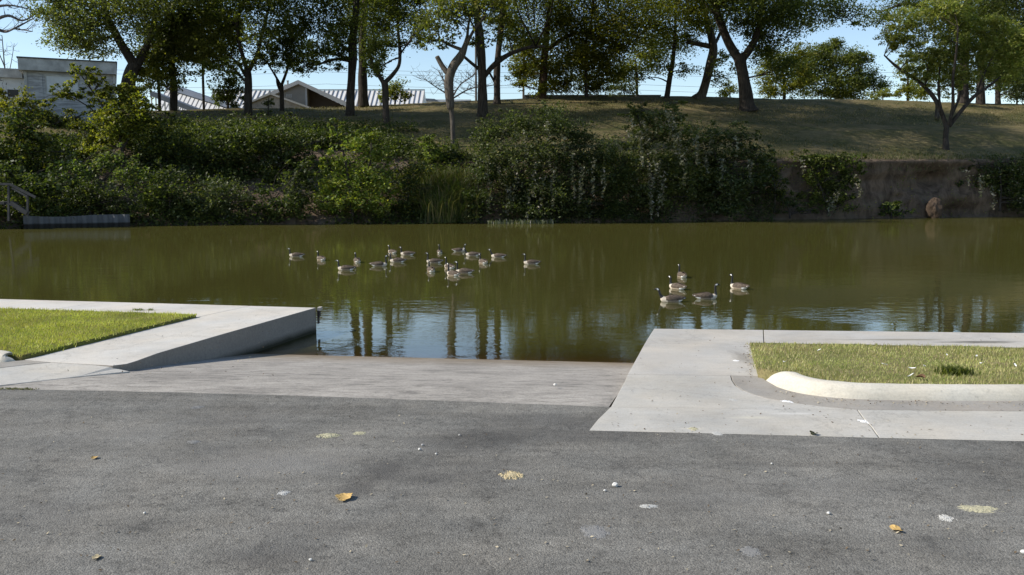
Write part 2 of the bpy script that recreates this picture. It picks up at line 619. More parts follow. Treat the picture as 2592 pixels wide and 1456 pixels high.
def inset(poly, d):
    """2-D inward mitre offset of a polygon given as Vectors"""
    n = len(poly)
    area = sum(poly[i].x * poly[(i + 1) % n].y - poly[(i + 1) % n].x * poly[i].y for i in range(n))
    s = 1 if area > 0 else -1
    out = []
    for i in range(n):
        a, b, c = poly[i - 1], poly[i], poly[(i + 1) % n]
        e1 = Vector((b.x - a.x, b.y - a.y)).normalized()
        e2 = Vector((c.x - b.x, c.y - b.y)).normalized()
        n1 = Vector((-e1.y, e1.x)) * s
        n2 = Vector((-e2.y, e2.x)) * s
        m = n1 + n2
        k = d / max(0.35, 1 + n1.dot(n2)) if m.length > 1e-5 else 0
        out.append(Vector((b.x + m.x * k, b.y + m.y * k, b.z)))
    return out


def slab(name, pts, mat, depth=0.16, gap=0.006, z=0.0, side=None, bevel=0.006):
    poly = inset(poly_world(pts, z), gap)
    bm = bmesh.new()
    vs = [bm.verts.new(v) for v in poly]
    f = bm.faces.new(vs)
    bm.normal_update()
    if f.normal.z < 0:
        f.normal_flip()
    top_edges = list(f.edges)
    r = bmesh.ops.extrude_face_region(bm, geom=[f])
    nv = [g for g in r["geom"] if isinstance(g, bmesh.types.BMVert)]
    for v in nv:
        v.co.z -= depth
    bmesh.ops.recalc_face_normals(bm, faces=bm.faces)
    low = set(nv)
    es = [e for e in bm.edges if not (e.verts[0] in low or e.verts[1] in low)]
    bmesh.ops.bevel(bm, geom=es, offset=bevel, segments=2, affect='EDGES', profile=0.5)
    bmesh.ops.triangulate(bm, faces=[g for g in bm.faces if len(g.verts) > 4])
    me = bpy.data.meshes.new(name)
    bm.normal_update()
    me.materials.append(mat)
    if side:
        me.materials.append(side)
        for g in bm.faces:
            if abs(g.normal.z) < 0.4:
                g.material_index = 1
    bm.to_mesh(me)
    bm.free()
    o = bpy.data.objects.new(name, me)
    COL.objects.link(o)
    tag(o, kind="structure")
    return o


# deep ground sheet under everything, out to the horizon
g = MB()
g.add([(-2500, -300, -3.2), (2500, -300, -3.2), (2500, 3000, -3.2), (-2500, 3000, -3.2)], [(0, 1, 2, 3)])
tag(g.build("ground", M["earth"]), kind="structure")

# asphalt lot, in front of the joint with ramp and apron
front = [(-1500, 970), (-300, 979), (60, 985.5), (430, 993), (800, 1003), (1160, 1016), (1562, 1031), (1515, 1084), (1850, 1092), (2225, 1101), (2592, 1109), (4200, 1140)]
fw = poly_world(front, -0.003)
jit = []
for a, b in zip(fw[:-1], fw[1:]):
    n = max(1, int((b - a).length / 0.12))
    for k in range(n):
        p = a.lerp(b, k / n)
        amp = 0.012 if abs(p.x) < 9 else 0
        jit.append(p + Vector((0, amp * mnoise.noise(Vector((p.x * 3.1, p.y * 2, 0.3))), 0)))
jit.append(fw[-1])
bm = bmesh.new()
vs = [bm.verts.new(p) for p in jit] + [bm.verts.new((60, -60, -0.003)), bm.verts.new((-60, -60, -0.003))]
f = bm.faces.new(vs)
bmesh.ops.triangulate(bm, faces=[f])
bmesh.ops.recalc_face_normals(bm, faces=bm.faces)
me = bpy.data.meshes.new("asphalt_lot")
bm.to_mesh(me)
bm.free()
me.materials.append(M["asphalt"])
o = bpy.data.objects.new("asphalt_lot", me)
COL.objects.link(o)
tag(o, kind="structure")
if sum(p.normal.z for p in me.polygons) < 0:
    me.flip_normals()

# boat ramp
RA, RB = pz(250, 953), pz(1560, 990)
rdir = Vector((RB.x - RA.x, RB.y - RA.y)).normalized()
rnor = Vector((-rdir.y, rdir.x))


def ramp_z(x, y):
    s = (x - RA.x) * rnor.x + (y - RA.y) * rnor.y
    k = 0.35
    sp = k * math.log1p(math.exp(max(-40, min(40, s / k))))
    return -0.006 - 0.119 * max(0.0, sp - 0.02)


nu, nv = 70, 90
vv, ff = [], []
j0, j1 = pz(-60, 982.5), pz(1540, 1030)
for j in range(nv + 1):
    v = (j / nv) ** 1.3
    for i in range(nu + 1):
        u = i / nu
        p = j0.lerp(j1, u)
        d = Vector((math.tan(math.radians(15)), 1, 0))
        L = 22 * v
        x, y = p.x + d.x * L, p.y + d.y * L
        if j == 0:
            y += 0.012 * mnoise.noise(Vector((x * 3.1, y * 2, 0.3))) + 0.004
        vv.append((x, y, ramp_z(x, y) if j else -0.006))
for j in range(nv):
    for i in range(nu):
        a = j * (nu + 1) + i
        ff.append((a, a + 1, a + nu + 2, a + nu + 1))
tag(mesh_np("boat_ramp", vv, ff, M["ramp"], smooth=True), kind="structure")

# left walk: strip along the water, arm beside the ramp (its side is the retaining wall)
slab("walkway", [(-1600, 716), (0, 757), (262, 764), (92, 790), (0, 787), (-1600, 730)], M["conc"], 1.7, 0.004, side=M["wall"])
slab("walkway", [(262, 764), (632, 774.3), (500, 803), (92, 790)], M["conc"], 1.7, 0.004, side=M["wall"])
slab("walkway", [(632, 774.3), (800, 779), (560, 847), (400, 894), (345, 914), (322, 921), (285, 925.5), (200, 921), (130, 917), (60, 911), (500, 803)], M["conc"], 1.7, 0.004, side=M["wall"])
slab("apron", [(-700, 985), (-500, 960), (0, 931.5), (90, 921), (130, 917.5), (200, 921.5), (285, 926, -.012), (296, 934, -.05), (330, 940, -.06), (200, 953, -.03), (0, 975.5), (-60, 982)], M["conc2"], 0.3, 0.005)
slab("gutter", [(-700, 925), (0, 917), (62, 911.5), (128, 917), (88, 920.5), (0, 931), (-500, 959)], M["gutter"], 0.2, 0.004)
# metal edge piece hanging at the wall's outer corner
rt = empty("edge_bracket", pz(803, 779))
tag(rt, "rusty dark steel bracket bolted to the outer corner of the left concrete walk", "bracket")
c0 = pz(801, 779)
b = MB()
b.box(c0.x + 0.015, c0.x + 0.075, c0.y - 0.02, c0.y + 0.16, -0.055, 0.0)
b.build("cap", mat_plain("pale_edge", (0.36, 0.33, 0.29), 0.9), rt)
b = MB()
b.box(c0.x + 0.012, c0.x + 0.055, c0.y - 0.01, c0.y + 0.10, -0.17, -0.057)
b.box(c0.x + 0.012, c0.x + 0.03, c0.y - 0.008, c0.y + 0.10, -0.30, -0.172)
b.build("plate", mat_plain("rusty_steel", (0.035, 0.026, 0.022), 0.7, 0.3, 0.4, 20), rt)

# right walk
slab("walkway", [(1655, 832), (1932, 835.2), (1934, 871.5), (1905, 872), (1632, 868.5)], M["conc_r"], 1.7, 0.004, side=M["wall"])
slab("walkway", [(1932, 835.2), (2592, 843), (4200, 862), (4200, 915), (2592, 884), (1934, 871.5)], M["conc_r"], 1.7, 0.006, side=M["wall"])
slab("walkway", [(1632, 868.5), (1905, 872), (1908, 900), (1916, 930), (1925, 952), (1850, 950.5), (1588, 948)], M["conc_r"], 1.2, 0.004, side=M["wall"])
curve = [(1850, 950.5), (1853, 962), (1862, 976), (1880, 988), (1905, 998), (1940, 1008), (2010, 1020), (2090, 1030), (2170, 1037)]
slab("walkway", [(1588, 948)] + curve + [(1545, 1030), (1580, 966)], M["conc2"], 0.5, 0.005)
slab("apron", [(1545, 1030), (2170, 1037), (2183, 1055), (2207, 1082), (2225, 1108), (1850, 1098), (1490, 1089.5), (1512, 1062)], M["conc2"], 0.3, 0.004)
slab("apron", [(2170, 1037), (2592, 1041), (4200, 1052), (4200, 1148), (2592, 1116.5), (2225, 1108), (2207, 1082), (2183, 1055)], M["conc2"], 0.3, 0.004)
KF = [(1938, 962), (1970, 980), (2010, 992), (2070, 1002), (2150, 1009), (2250, 1012.5), (2400, 1014), (2592, 1014.5), (3200, 1016), (4200, 1018)]   # foot of the kerb
slab("gutter", [(1850, 950.5), (1925, 952)] + KF + [(4200, 1052), (2592, 1041)] + curve[:0:-1], M["gutter"], 0.2, 0.003, z=-0.004)


def kerb(name, foot, h0, h1, width, flip=1, nose=True):
    """rounded kerb swept along its foot line; a rounded hump at the nose"""
    P = smooth_path([tuple(pz(x, y)) for x, y in foot], 8)
    prof = [(0.0, 0.0), (0.035, 0.18), (0.07, 0.42), (0.115, 0.68), (0.17, 0.87), (0.24, 0.97), (0.32, 1.0), (0.42, 0.97), (0.5, 0.85), (0.52, 0.0)]
    vv, ff = [], []
    acc = 0.0
    n = len(prof)
    for i, p in enumerate(P):
        p = Vector(p)
        d = Vector(P[min(i + 1, len(P) - 1)]) - Vector(P[max(i - 1, 0)])
        d.normalize()
        nn = Vector((-d.y, d.x, 0)) * flip
        if i:
            acc += (p - Vector(P[i - 1])).length
        e = min(1.0, acc / 0.42)
        tap = math.sqrt(max(0.0, 1 - (1 - e) ** 2)) if nose else 1
        hh = (h1 + (h0 - h1) * math.exp(-max(0.0, acc - 0.25) / 0.55)) * (0.02 + 0.98 * tap)
        ww = width / 0.52 * (0.35 + 0.65 * tap)
        for (a, bq) in prof:
            q = p + nn * (a * ww)
            wob = 0.004 * mnoise.noise(Vector((acc * 5, a * 20, 1.7)))
            vv.append((q.x, q.y, bq * hh + wob - (0.03 if bq == 0 else 0)))
    for i in range(len(P) - 1):
        for k in range(n - 1):
            a = i * n + k
            ff.append((a, a + 1, a + n + 1, a + n) if flip < 0 else (a, a + n, a + n + 1, a + 1))
    ff.append(tuple(range(n)) if flip > 0 else tuple(range(n - 1, -1, -1)))
    return mesh_np(name, vv, ff, M["kerb"], smooth=True), P


k, KP = kerb("kerb", KF, 0.165, 0.125, 0.27, 1)
tag(k, kind="structure")
k, KP2 = kerb("kerb", [(40, 914), (10, 917.5), (-20, 917), (-100, 910), (-300, 902), (-700, 890)], 0.10, 0.11, 0.3, -1)
tag(k, kind="structure")


def lerp_line(line, t):
    """point at parameter t (0..1) in x over a polyline of pixels"""
    xs = [p[0] for p in line]
    x = xs[0] + (xs[-1] - xs[0]) * t
    return (x, float(np.interp(x, xs, [p[1] for p in line])))


def lawn(name, top, bot, mat, zf, nu, nv):
    vv, ff = [], []
    for j in range(nv + 1):
        for i in range(nu + 1):
            u, v = i / nu, j / nv
            a, b = top(u), bot(u)
            q = (a[0] + (b[0] - a[0]) * v, a[1] + (b[1] - a[1]) * v)
            z = zf(u, v)
            w = pz(q[0], q[1], 0.0)
            z += 0.012 * mnoise.noise(Vector((w.x * 2.2, w.y * 2.2, 0)))
            vv.append((w.x, w.y, z))
    for j in range(nv):
        for i in range(nu):
            a = j * (nu + 1) + i
            ff.append((a + nu + 1, a + nu + 2, a + 1, a))
    # skirt
    o = mesh_np(name, vv, ff, mat, smooth=True)
    bm = bmesh.new()
    bm.from_mesh(o.data)
    be = [e for e in bm.edges if e.is_boundary]
    r = bmesh.ops.extrude_edge_only(bm, edges=be)
    for g in r["geom"]:
        if isinstance(g, bmesh.types.BMVert):
            g.co.z = -0.12
    bmesh.ops.recalc_face_normals(bm, faces=bm.faces)
    bm.to_mesh(o.data)
    bm.free()
    tag(o, kind="structure")
    return np.array(vv).reshape(nv + 1, nu + 1, 3)


# right lawn between kerb and waterside walk
def r_top(u):
    return (1898 + (4000 - 1898) * u ** 1.5, 871 + 0.0175 * (2094 * u ** 1.5))


RB_LINE = [(1920, 955), (1990, 970), (2060, 985), (2140, 994), (2250, 999), (2592, 1001), (4000, 1003)]


def r_bot(u):
    x = 1919 + (4000 - 1919) * u ** 1.5
    return (x, float(np.interp(x, [p[0] for p in RB_LINE], [p[1] for p in RB_LINE])))


LR = lawn("lawn", r_top, r_bot, M["turf_r"], lambda u, v: 0.02 + 0.085 * v ** 1.6, 90, 24)


def l_top(u):
    x = -1500 + 1996 * u
    return (x, 787 + (803 - 787) * (x / 500) if x > 0 else 787 + x * 0.034)


def l_bot(u):
    x = -1500 + 1996 * u
    if x > 62:
        return (x, 909.5 - (x - 62) * (106.5 / 438))
    return (x, 909.5 + (x - 62) * 0.03)


LL = lawn("lawn", l_top, l_bot, M["turf_l"], lambda u, v: 0.045, 100, 24)


def grass(name, G, n_m2, cols, hgt, wid, label, seed, xmin, xmax):
    rg = np.random.default_rng(seed)
    a, b, c, d = G[:-1, :-1].reshape(-1, 3), G[:-1, 1:].reshape(-1, 3), G[1:, 1:].reshape(-1, 3), G[1:, :-1].reshape(-1, 3)
    ar = 0.5 * np.abs(np.cross(c - a, d - b)[:, 2])
    mid = (a + c) / 2
    ar = np.where((mid[:, 0] > xmin) & (mid[:, 0] < xmax), ar, 0)
    N = int(n_m2 * ar.sum())
    idx = rg.choice(len(ar), N, p=ar / ar.sum())
    u, v = rg.random((N, 1)), rg.random((N, 1))
    p = (a[idx] * (1 - u) + b[idx] * u) * (1 - v) + (d[idx] * (1 - u) + c[idx] * u) * v
    p[:, :2] += rg.normal(size=(N, 2)) * np.where(rg.random((N, 1)) < .12, .07, .025)
    patch = np.array([mnoise.noise(Vector((q[0] * 1.1, q[1] * 1.1, seed))) + 0.6 * mnoise.noise(Vector((q[0] * 4, q[1] * 4, seed))) for q in p])
    H = hgt * (0.45 + 0.75 * rg.random(N)) * (1 + 0.5 * patch)
    an = rg.random(N) * 2 * math.pi
    ln = rg.random(N) * 0.9 * H
    la = rg.random(N) * 2 * math.pi
    w = wid * (0.6 + 0.8 * rg.random(N))
    ax = np.stack([np.cos(an) * w, np.sin(an) * w, np.zeros(N)], 1)
    tip = p + np.stack([np.cos(la) * ln, np.sin(la) * ln, H], 1)
    V = np.empty((N, 3, 3))
    V[:, 0], V[:, 1], V[:, 2] = p - ax, p + ax, tip
    V[:, 0:2, 2] -= 0.01
    mi = (rg.random(N) + 0.45 * patch > 0.55).astype(int)
    o = mesh_np(name, V.reshape(-1, 3), np.arange(3 * N).reshape(N, 3), cols, matidx=mi)
    tag(o, label, "grass", kind="stuff")
    return o


M["grass_l1"] = mat_leaf("grass_green", (0.29, 0.34, 0.045), (0.42, 0.44, 0.085), (0.52, 0.48, 0.16), 0.3, 1.2)
M["grass_l2"] = mat_leaf("grass_yellow", (0.38, 0.38, 0.07), (0.48, 0.44, 0.13), None, 0.3, 1.2)
M["grass_r1"] = mat_leaf("grass_pale", (0.22, 0.27, 0.06), (0.32, 0.345, 0.11), (0.47, 0.44, 0.21), 0.3, 1.2)
M["grass_r2"] = mat_leaf("grass_straw", (0.34, 0.32, 0.12), (0.47, 0.41, 0.21), None, 0.3, 1.2)
grass("grass", LL, 2000, [M["grass_l1"], M["grass_l2"]], 0.036, 0.006, "bright green mown grass on the left lawn", 3, -12, 0)
grass("grass", LR, 2000, [M["grass_r1"], M["grass_r2"]], 0.034, 0.005, "dry yellowish grass behind the rounded kerb on the right", 4, 0, 10)

# river
rg_x = np.concatenate([[-420, -60], np.linspace(-8, 8, 130), [60, 420]])
rg_y = np.concatenate([[3.0], np.linspace(9, 19, 110), [60, 170]])
vv = [(x, y, ZW) for y in rg_y for x in rg_x]
nx = len(rg_x)
ff = [(j * nx + i, j * nx + i + 1, (j + 1) * nx + i + 1, (j + 1) * nx + i) for j in range(len(rg_y) - 1) for i in range(nx - 1)]
river = mesh_np("river", vv, ff, M["water"])
dep = river.data.attributes.new("depth", 'FLOAT', 'POINT')
dv = []
for (x, y, z) in vv:
    d = ZW - ramp_z(x, y)
    if abs(x) > 8.5 or y > 19.5:
        d = 3.0
    dv.append(max(0.0, d))
dep.data.foreach_set("value", dv)
tag(river, kind="structure")

# ------------------------------------------------------------------ far bank terrain
# photo column: water-line D ; bank top (D, py) ; lip (D, py) ; middle of lawn (D, py) ; crest (D, py)
PROF = {
    -2600: (49, (60, 430), (64, 400), (70, 330), (80, 285)),
    -700: (51.5, (61, 420), (64, 390), (70, 320), (79, 280)),
    0: (54.5, (62, 400), (65, 370), (71, 310), (79, 280)),
    340: (58.5, (66, 390), (69, 360), (75, 315), (85, 280)),
    620: (60, (68, 385), (71, 355), (79, 310), (91, 276)),
    860: (61.5, (69, 390), (71, 365), (81, 312), (96, 270)),
    1145: (62.5, (68, 405), (71, 385), (83, 312), (100, 259)),
    1400: (63.5, (67.5, 408), (71, 390), (84, 305), (103, 248)),
    1680: (66, (69, 408), (72, 390), (86, 305), (104, 244)),
    1900: (68.5, (71, 405), (74, 388), (88, 305), (104, 250)),
    2050: (70, (71.6, 402), (74, 389), (88, 310), (105, 252)),
    2250: (72.5, (73.6, 405), (76, 393), (90, 315), (106, 254)),
    2592: (76, (77, 404), (80, 392), (92, 315), (106, 266)),
    3400: (82, (85, 400), (88, 390), (98, 320), (110, 270)),
    5200: (92, (96, 400), (100, 390), (108, 320), (120, 270)),
}
PK = sorted(PROF)


def prof_pts(px):
    rows = []
    for kx in PK:
        w, *r = PROF[kx]
        L = [(w - 5, -2.6), (w, -0.7)]
        for D, py in r:
            L.append((D, pd(CX, py, D).z))
        zc = L[-1][1]
        L += [(165, zc - 0.6), (260, zc - 1.0), (900, zc - 4)]
        rows.append(L)
    rows = np.array(rows)
    return [(float(np.interp(px, PK, rows[:, k, 0])), float(np.interp(px, PK, rows[:, k, 1]))) for k in range(rows.shape[1])]


def ground_z(px, D):
    P = prof_pts(px)
    return float(np.interp(D, [p[0] for p in P], [p[1] for p in P]))


def hit(px, py):
    """point of the far bank seen at a photo pixel (at the crest if the pixel is above it)"""
    P = prof_pts(px)
    lo, hi = P[1][0], P[5][0]
    best, bd = hi, 1e9
    for D in np.linspace(lo, hi, 160):
        z = float(np.interp(D, [p[0] for p in P], [p[1] for p in P]))
        e = abs(py_of(D, z) - py)
        if e < bd - 1e-3:
            best, bd = D, e
    z = ground_z(px, best)
    return Vector((xat(px, best, z), best, z))


segs = [2, 30, 4, 12, 14, 6, 4, 4]
cols = np.concatenate([np.arange(-2600, -500, 100), np.arange(-500, 3000, 14), np.arange(3000, 5201, 100)])
vv, soil = [], []
nrow = sum(segs) + 1
for px in cols:
    P = prof_pts(px)
    for s, n in enumerate(segs):
        (D0, z0), (D1, z1) = P[s], P[s + 1]
        for k in range(n + (1 if s == len(segs) - 1 else 0)):
            t = k / n
            D, z = D0 + (D1 - D0) * t, z0 + (z1 - z0) * t
            x = xat(px, D, z)
            so = 0.0
            if s == 1:
                cl = np.interp(px, [1200, 1900, 2050], [0.4, 0.8, 1.0])
                bulge = math.sin(math.pi * t)
                D += cl * bulge * (0.55 + 0.9 * mnoise.noise(Vector((x * 0.35, z * 0.5, 2.0)))) + 0.45 * mnoise.noise(Vector((x * 1.1, z * 1.0, 5.0))) + .22 * mnoise.noise(Vector((x * 2.6, z * 1.6, 9.0)))
                if px > 1150 and t > 0.85:
                    D -= 0.35 * (t - 0.85) / 0.15
                for (hx, hy, hr, ha) in ((2310, 478, 20, .9), (2370, 452, 40, 1.3), (2288, 497, 16, .9), (2425, 535, 40, 1.6), (2150, 545, 60, .7), (1990, 545, 70, .7), (2580, 545, 60, 1.0)):
                    D += ha * math.exp(-((px - hx) / hr) ** 2 - ((py_of(D, z) - hy) / (hr * .55)) ** 2)
                so = 1.0
            elif s == 0:
                so = 1.0
            elif s == 2:
                so = max(0.0, 1 - t * (1.6 if px > 1150 else 0.6)) + 0.25 * mnoise.noise(Vector((x * 0.6, D * 0.6, 0)))
            else:
                z += 0.22 * mnoise.noise(Vector((x * 0.09, D * 0.12, 7))) + 0.05 * mnoise.noise(Vector((x * 0.6, D * 0.6, 3)))
                if s == 3 and px > 1950:      # low terrace bank on the right
                    z += 0.45 * max(0, min(1, (px - 1950) / 200)) * math.exp(-((t - 0.55) / 0.22) ** 2)
                if s == 4 and px > 1950:
                    z -= 0.35 * max(0, min(1, (px - 1950) / 200)) * math.exp(-((t - 0.25) / 0.25) ** 2)
            if px < 1160 and s <= 2:
                so *= 1.0
            vv.append((x, D, z))
            soil.append(min(1.0, max(0.0, so)))
ff = []
for i in range(len(cols) - 1):
    for j in range(nrow - 1):
        a = i * nrow + j
        ff.append((a, a + nrow, a + nrow + 1, a + 1))
bank = mesh_np("terrain", vv, ff, M["bank"], smooth=True)
at = bank.data.attributes.new("soil", 'FLOAT', 'POINT')
at.data.foreach_set("value", soil)
tag(bank, kind="structure")

# ------------------------------------------------------------------ foliage helpers
M["bark"] = mat_bark("dark_bark", (0.026, 0.022, 0.019), (0.075, 0.063, 0.053))
M["bark_pale"] = mat_bark("pale_bark", (0.05, 0.043, 0.036), (0.13, 0.112, 0.092))
M["bark_red"] = mat_bark("reddish_bark", (0.05, 0.032, 0.023), (0.11, 0.073, 0.055))
M["twig"] = mat_bark("grey_twig", (0.09, 0.08, 0.075), (0.16, 0.145, 0.135))
LEAF = {
    "dark": mat_leaf("leaf_dark", (0.046, 0.064, 0.015), (0.092, 0.112, 0.024), (0.17, 0.18, 0.06), 0.52),
    "deep": mat_leaf("leaf_bank_shade", (0.026, 0.042, 0.010), (0.056, 0.076, 0.017), (0.14, 0.15, 0.045), 0.42),  # darker leaf copy, the bank's shade put into its colour
    "mid": mat_leaf("leaf_mid", (0.074, 0.094, 0.017), (0.14, 0.16, 0.034), (0.25, 0.25, 0.08), 0.54),
    "grey": mat_leaf("leaf_greygreen", (0.062, 0.078, 0.032), (0.115, 0.13, 0.058), (0.2, 0.205, 0.115), 0.46),
    "olive": mat_leaf("leaf_olive", (0.11, 0.118, 0.015), (0.19, 0.185, 0.026), (0.28, 0.24, 0.045), 0.55),
    "yellow": mat_leaf("leaf_yellowgreen", (0.13, 0.15, 0.016), (0.24, 0.245, 0.03), (0.34, 0.30, 0.06), 0.5),
    "willow": mat_leaf("leaf_willow", (0.16, 0.18, 0.034), (0.25, 0.262, 0.065), (0.34, 0.32, 0.12), 0.5),
    "fresh": mat_leaf("leaf_fresh", (0.08, 0.125, 0.02), (0.165, 0.215, 0.04), (0.32, 0.33, 0.11), 0.48),
    "pale": mat_leaf("leaf_pale_underside", (0.10, 0.11, 0.065), (0.18, 0.175, 0.12), (0.34, 0.29, 0.24), 0.30),
}


def leaf_quads(C, size, rg, up=0.5, aspect=0.55, droop=0.0):
    """pointed leaf blades at centres C"""
    N = len(C)
    nrm = rg.normal(size=(N, 3))
    nrm[:, 2] = np.abs(nrm[:, 2]) + up
    nrm /= np.linalg.norm(nrm, axis=1, keepdims=True)
    d = rg.normal(size=(N, 3))
    d[:, 2] -= droop
    d -= nrm * (d * nrm).sum(1, keepdims=True)
    d /= np.linalg.norm(d, axis=1, keepdims=True)
    w = np.cross(nrm, d)
    L = (size * (0.6 + 0.8 * rg.random(N)))[:, None]
    V = np.empty((N, 4, 3))
    V[:, 0] = C - d * L * 0.5
    V[:, 1] = C + w * L * aspect * 0.5 - d * L * 0.08
    V[:, 2] = C + d * L * 0.5
    V[:, 3] = C - w * L * aspect * 0.5 - d * L * 0.08
    return V.reshape(-1, 3)


def clump_points(c, r, n_leaf, rg, sub=None, spread=0.2, shell=0.55):
    """leaf centres in an uneven ellipsoid: sub-clumps near its shell, leaves gathered round each"""
    c, r = np.array(c), np.array(r)
    ns = sub or max(5, int(n_leaf / 45))
    v = rg.normal(size=(ns, 3))
    v /= np.linalg.norm(v, axis=1, keepdims=True)
    rad = (shell + (1 - shell) * rg.random(ns)) ** 0.8 * (0.75 + 0.45 * rg.random(ns))
    inner = rg.random(ns) < 0.35
    rad = np.where(inner, rg.random(ns) * 0.7, rad)
    sc = c + v * rad[:, None] * r
    wt = 0.35 + rg.random(ns) ** 1.5
    pick = rg.choice(ns, n_leaf, p=wt / wt.sum())
    sp = spread * (0.6 + 0.9 * rg.random(ns))
    off = rg.normal(size=(n_leaf, 3)) * (r.mean() * 0.45 + r * 0.55) * sp[pick][:, None]
    off[:, 2] *= 0.72
    return sc[pick] + off, sc


def foliage(name, pts_list, mats, parent, sizes, rg, up=0.5, aspect=0.55, droop=0.0):
    V, mi = [], []
    for k, (pts, s) in enumerate(zip(pts_list, sizes)):
        if len(pts) == 0:
            continue
        V.append(leaf_quads(np.asarray(pts), s, rg, up, aspect, droop))
        mi.append(np.full(len(pts), k))
    V = np.concatenate(V)
    mi = np.concatenate(mi)
    n = len(V) // 4
    return mesh_np(name, V, np.arange(4 * n).reshape(n, 4), mats, parent, matidx=mi)


TREES = 0
LEAVES = 0


def plant(name, label, cat, base, limbs, clumps, leaf="mid", mix=None, bark="bark", D=None, dens=.88, lsize=0.25, group=None,
          depth=0.8, seed=None, twigs=4, dD=0.0, trunk_name="trunk", crown_name="crown", droop=0.0, aspect=0.55, hang=None, spread=0.2, bare=False):
    """a tree or shrub: limbs as (px, py, width px) polylines, crown as (px, py, rx, ry[, density]) masses at its distance"""
    global TREES, LEAVES
    TREES += 1
    sd = seed or (100 + TREES)
    rg = np.random.default_rng(sd)
    rr = random.Random(sd)
    if D is None:
        b = hit(*base)
        D = b.y + dD
        if dD:
            b = Vector((xat(base[0], D, ground_z(base[0], D)), D, ground_z(base[0], D)))
    else:
        z = ground_z(base[0], D)
        b = Vector((xat(base[0], D, z), D, z))
    s = D / F
    root = empty(name, b)
    tag(root, label, cat, group)
    mb = MB()
    nodes = []
    for li, L in enumerate(limbs):
        lean = rr.uniform(-1, 1) * (0 if li == 0 else 0.35)
        pts, rad = [], []
        n = len(L)
        for i, (x, y, w) in enumerate(L):
            d = D + lean * i / max(1, n - 1) * abs(L[-1][1] - L[0][1]) * s
            p = pd(x, y, d)
            if li == 0 and i == 0:
                p = Vector((p.x, p.y, b.z - 0.25))
            pts.append((p.x, p.y, p.z, w * s / 2 * .9))
        for q in smooth_path(pts, 5):
            j = 0.25 * q[3]
            nodes.append((Vector(q[:3]), q[3]))
            rad.append(max(q[3], 0.012))
        mb.tube([q[:3] for q in smooth_path(pts, 5)], rad, 9 if rad[0] > 0.15 else 6, 0.22)
    leaves, pale = [], []
    if group == "trees along the far bank" and name == "broadleaf_tree":
        tx = limbs[0][-1][0] if limbs[0][-1][1] < 60 else limbs[0][-1][0] + rr.uniform(-40, 40)
        top = min(limbs[0][-1][1], 120)
        clumps = list(clumps) + [(tx + rr.uniform(-50, 50), top - 170, 130, 90, .3), (tx + rr.uniform(-70, 70), top - 270, 120, 80, .26), (tx + rr.uniform(-90, 90), top - 190, 90, 60, .3)]  # upper masses out of view, added to cast shade on the lawn
        if 1200 < base[0] < 1950:      # more out-of-view masses, pushed forward to shade the slope
            clumps += [(tx + rr.uniform(-120, 150), rr.uniform(-230, -60), rr.uniform(60, 110), rr.uniform(30, 50), .42) for _ in range(4)]
    for cl in clumps:
        x, y, rx, ry = cl[:4]
        dn = cl[4] if len(cl) > 4 else 1.0
        rz = max(rx, ry) * s * depth
        d = D + rr.uniform(-0.45, 0.45) * rz + (((rr.uniform(-25, -9) if 1200 < base[0] < 1950 else rr.uniform(-11, 2)) if y < -58 else rr.uniform(-5, 4)) if group == "trees along the far bank" and name == "broadleaf_tree" else 0)
        c = pd(x, y, d)
        r = (rx * s, rz, ry * s)
        area = math.pi * r[0] * r[2]
        n = int(6.0 * area / (lsize * lsize * aspect) * dens * dn)
        n = max(40, min(n, 16000))
        p, sc = clump_points(c, r, n, rg, spread=spread)
        leaves.append(p)
        if nodes and twigs:
            high = y < -58 and group == "trees along the far bank"
            zs = sorted(q[0].z for q in nodes)
            cand = [q for q in nodes if q[0].z >= zs[int(len(zs) * .8)]] if high else nodes
            near = min(cand, key=lambda q: (q[0] - c).length - q[1] * 2)
            tips = [c] + [Vector(sc[rr.randrange(len(sc))]) for _ in range(twigs)]
            w0 = max(0.02, min(near[1] * 0.6, 0.11 if high else 9, 0.022 * (near[0] - c).length + 0.02))
            for ti, tp in enumerate(tips):
                st = near[0] if ti == 0 else near[0].lerp(c, rr.uniform(0.3, 0.8))
                mid = st.lerp(tp, 0.5) + Vector((rr.uniform(-.1, .1), rr.uniform(-.1, .1), rr.uniform(0.0, .12))) * (tp - st).length
                w = w0 if ti == 0 else w0 * 0.5
                mb.tube([Vector(q) for q in smooth_path([tuple(st), tuple(mid), tuple(tp)], 3)], list(np.linspace(w, w * 0.3, 7)), 5)
    if hang:       # vines hanging down: (px, py top, py bottom)
        for (x, y0, y1) in hang:
            n = int((y1 - y0) * rg.uniform(.7, 1.5))
            t = rg.random(n)
            wander = np.cumsum(rg.normal(size=40)) * 0.8
            px = x + np.interp(t, np.linspace(0, 1, 40), wander) + rg.normal(size=n) * 4.5 * (1 - 0.6 * t)
            dd = D - max(0.6, depth) - 0.6 + rg.normal(size=n) * 0.3
            pts = np.array([pd(a, y0 + (y1 - y0) * tt, e) for a, tt, e in zip(px, t, dd)])
            pale.append(pts)
    if mb.v:
        mb.build(trunk_name, M[bark], root, smooth=True)
    if leaves:
        P = np.concatenate(leaves)
        P = P[P[:, 2] > ZW + 0.05]
        mats, groups, sizes = [LEAF[leaf]], [P], [lsize]
        if mix:
            sel = rg.random(len(P)) < mix[1]
            groups = [P[~sel], P[sel]]
            mats.append(LEAF[mix[0]])
            sizes.append(lsize)
        if pale:
            mats.append(LEAF["pale"])
            groups.append(np.concatenate(pale))
            sizes.append(0.22)
        foliage(crown_name, groups, mats, root, sizes, rg, droop=droop, aspect=aspect)
        LEAVES += sum(len(q) for q in groups)
    return root


GT = "trees along the far bank"
